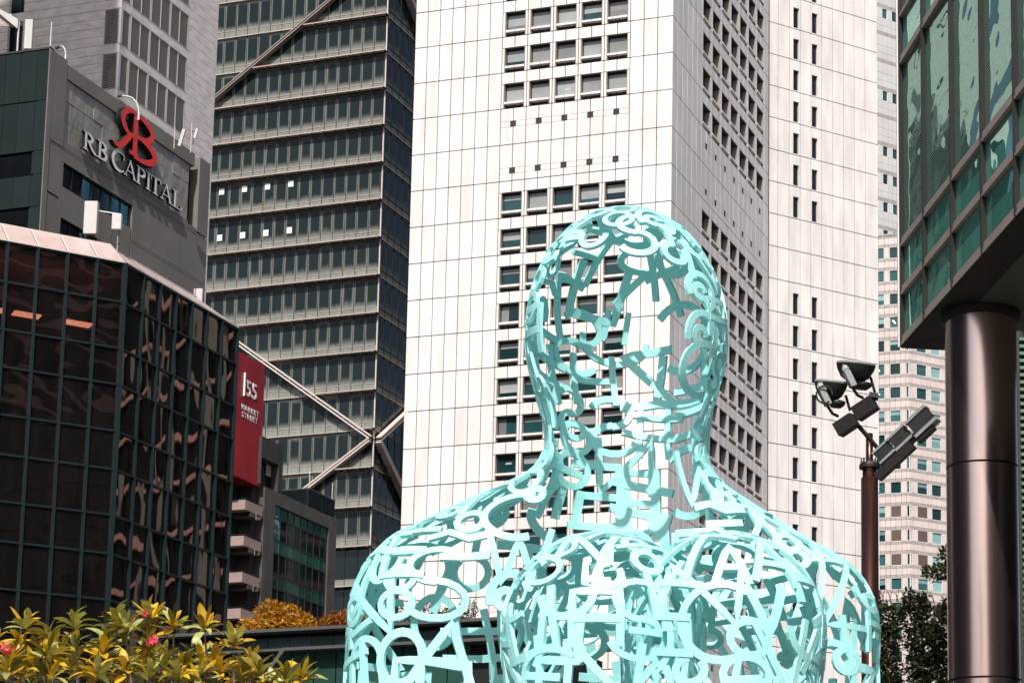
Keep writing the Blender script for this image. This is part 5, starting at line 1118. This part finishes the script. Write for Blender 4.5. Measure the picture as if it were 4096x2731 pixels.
def strip_mesh(P_, N_, wd, th):
    n = len(P_); T_ = np.zeros_like(P_); T_[1:-1] = P_[2:] - P_[:-2]; T_[0] = P_[1] - P_[0]; T_[-1] = P_[-1] - P_[-2]
    B_ = np.cross(N_, T_); B_ /= np.maximum(np.linalg.norm(B_, axis=1, keepdims=True), 1e-9)
    V = np.concatenate([P_ + B_ * wd / 2, P_ + B_ * wd / 2 + N_ * th, P_ - B_ * wd / 2 + N_ * th, P_ - B_ * wd / 2]); F = []
    for i in range(n - 1):
        for a, b_ in ((0, 1), (1, 2), (2, 3), (3, 0)): F.append((a * n + i, b_ * n + i, b_ * n + i + 1, a * n + i + 1))
    F.append((0, n, 2 * n, 3 * n)); F.append((n - 1, 4 * n - 1, 3 * n - 1, 2 * n - 1)); return V, F
def scatter(f, lo, hi, keep, sep, n, smin_, smax_, wd, seed, up_jit=16):
    rs = np.random.RandomState(seed); p = rs.uniform(lo, hi, (6000, 3)); p = onto(f, p, 14); ok = (np.abs(f(p)) < 2e-3) & np.all((p > np.array(lo) - 0.05) & (p < np.array(hi) + 0.05), axis=1); p = p[ok]; nn = grad(f, p)
    ok = keep(p, nn); p, nn = p[ok], nn[ok]; chosen = []
    for i in range(len(p)):
        if all(np.linalg.norm(p[i] - p[j]) > sep for j in chosen): chosen.append(i)
        if len(chosen) >= n: break
    for i in chosen:
        nv = nn[i]; T_ = np.cross(np.array([0, 0, 1.0]), nv); T_ = np.array([1.0, 0, 0]) if np.linalg.norm(T_) < 0.25 else T_ / np.linalg.norm(T_); B_ = np.cross(nv, T_)
        a = math.radians(rs.uniform(-up_jit, up_jit)); T2 = T_ * math.cos(a) + B_ * math.sin(a); B2 = -T_ * math.sin(a) + B_ * math.cos(a)
        g_ = GLY[rs.randint(len(GLY))]; s = rs.uniform(smin_, smax_); sx = s * rs.uniform(0.85, 1.3); vs, fs = [], []; off = 0; w_ = wd * rs.uniform(0.8, 1.15); k = 0
        for st in g_:
            q = np.array([p[i] + T2 * (u * sx) + B2 * (v * s) for u, v in st]); q = onto(f, q, 8); n_ = grad(f, q); V, F = strip_mesh(q + n_ * 0.0007 * k, n_, w_, 0.018 + 0.0015 * k); k += 1
            vs.append(V); fs += [tuple(off + a_ for a_ in ff) for ff in F]; off += len(V)
        STROKES.append((np.linalg.norm(p[i] - np.array([0, 0, 1.6])) + (1.2 if nv[1] > 0.3 else 0) - s, np.concatenate(vs) - np.array(FP), fs))
STROKES = []
def keep_body(p, n):
    front = (n[:, 1] < -0.15) & (np.abs(p[:, 0] - X0) < 0.40) & (p[:, 2] > 3.9) & (p[:, 2] < 5.50); low = p[:, 2] > 2.75
    hid = (n[:, 1] < -0.5) & (np.abs(p[:, 0] - X0) < 0.75) & (p[:, 2] < 3.6)
    return low & ~front & ~hid
hb = ((X0 - 0.7, Y0 - 0.7, 4.35), (X0 + 0.7, Y0 + 0.8, 5.95)); tb_ = ((X0 - 1.6, Y0 - 0.7, 2.8), (X0 + 1.6, Y0 + 1.2, 4.40))
scatter(body, *hb, lambda p, n: keep_body(p, n) & (n[:, 1] > 0.2), 0.215, 80, 0.24, 0.36, 0.040, 3, 8)
scatter(body, *hb, lambda p, n: keep_body(p, n) & (n[:, 1] <= 0.2), 0.16, 95, 0.19, 0.31, 0.034, 4, 10)
scatter(body, *tb_, lambda p, n: keep_body(p, n) & (n[:, 1] > 0.2), 0.25, 130, 0.28, 0.42, 0.042, 8, 8)
scatter(body, *tb_, lambda p, n: keep_body(p, n) & (n[:, 1] <= 0.2), 0.19, 150, 0.24, 0.40, 0.039, 9, 10)
for cx, sd in ((-0.98, 21), (-0.42, 22)):
    scatter(knee(cx), (cx - 0.6, 9.2, 2.75), (cx + 0.6, 10.6, 3.95), lambda p, n: (p[:, 2] > 2.75) & (p[:, 1] < 10.55), 0.165, 75, 0.21, 0.36, 0.036, sd, 10)
STROKES.sort(key=lambda t: t[0])
for _, V, F in STROKES[:300]:
    me = bpy.data.meshes.new('metal_stroke'); me.from_pydata([tuple(v) for v in V], [], F); me.materials.append(M['sculpture']); me.update(); link('metal_stroke', me, FIG)
if len(STROKES) > 300:
    V_, F_, off = [], [], 0
    for _, V, F in STROKES[300:]: V_ += [tuple(v) for v in V]; F_ += [tuple(off + a for a in f) for f in F]; off += len(V)
    me = bpy.data.meshes.new('metal_strokes'); me.from_pydata(V_, [], F_); me.materials.append(M['sculpture']); me.update(); link('metal_strokes', me, FIG, kind='stuff')

# ------------------------------------------------------------------ unseen towers added for reflections and shade
def ctx(label, x, y, wx, wy, h, m0, m1, pitch, vert=False, frac=0.22, piers=False):
    t = thing('office_tower', label, 'office tower', (x, y, 0)); b = MB(); b.box(-wx / 2 + 0.5, wx / 2 - 0.5, -wy / 2 + 0.5, wy / 2 - 0.5, 0, h, m1); link('glazing', b.mesh('glazing'), t); b = MB()
    if vert:
        n = int(wx / pitch)
        for i in range(n): b.box(-wx / 2 + i * pitch, -wx / 2 + i * pitch + pitch * 0.45, wy / 2 - 0.5, wy / 2, 0, h, m0)
        n = int(wy / pitch)
        for i in range(n): b.box(wx / 2 - 0.5, wx / 2, -wy / 2 + i * pitch, -wy / 2 + i * pitch + pitch * 0.45, 0, h, m0)
    else:
        for i in range(int(h / pitch)): b.box(-wx / 2, wx / 2, -wy / 2, wy / 2, i * pitch, i * pitch + pitch * frac, m0)
    if piers:
        for i in range(int(wx / 6.5)): x_ = -wx / 2 + 1.5 + i * 6.5; b.box(x_, x_ + (1.6 if i % 2 else 0.8), -wy / 2 - 0.4, -wy / 2 - 0.01, 0, h, 'ctx_pale')
        for i in range(int(wy / 8)): y_ = -wy / 2 + 2 + i * 8; b.box(-wx / 2 - 0.4, -wx / 2 - 0.01, y_, y_ + 1.4, 0, h, 'ctx_pale')
    link('facade_bands', b.mesh('facade_bands'), t)
ctx('pinkish banded tower across the street, seen in the reflections of the black glass', 95, -45, 60, 40, 130, 'ctx_pink', 'ctx_dark', 3.9)
ctx('pale ribbed tower across the street, seen in the reflections of the braced glass tower', -210, -70, 70, 50, 170, 'ctx_pale', 'ctx_dark', 2.6, True)
ctx('unseen dark tower with pinkish bands, added to reflect in the black glass', 54, 186, 44, 50, 84, 'ctx_pink', 'ctx_dark', 4.4, frac=0.12, piers=True)  # out of view, put in so its bands reflect in the black glass
ctx('unseen dark slab tower added beyond the left edge to shade the stone tower', -82, 100, 42, 16, 165, 'ctx_pale', 'ctx_dark', 4.0)  # out-of-view slab put in for its shadow on the stone tower
ctx('unseen dark glass tower added at the left to darken the column reflections', -66, 25, 20, 90, 55, 'ctx_dark', 'ctx_dark', 4.0)  # out of view, put in to darken what the column mirrors on its left
ctx('unseen dark glass tower added at the right to darken the column reflections', 42, 20, 20, 80, 50, 'ctx_dark', 'ctx_dark', 4.0)  # its counterpart on the right, likewise added for the column's dark edge
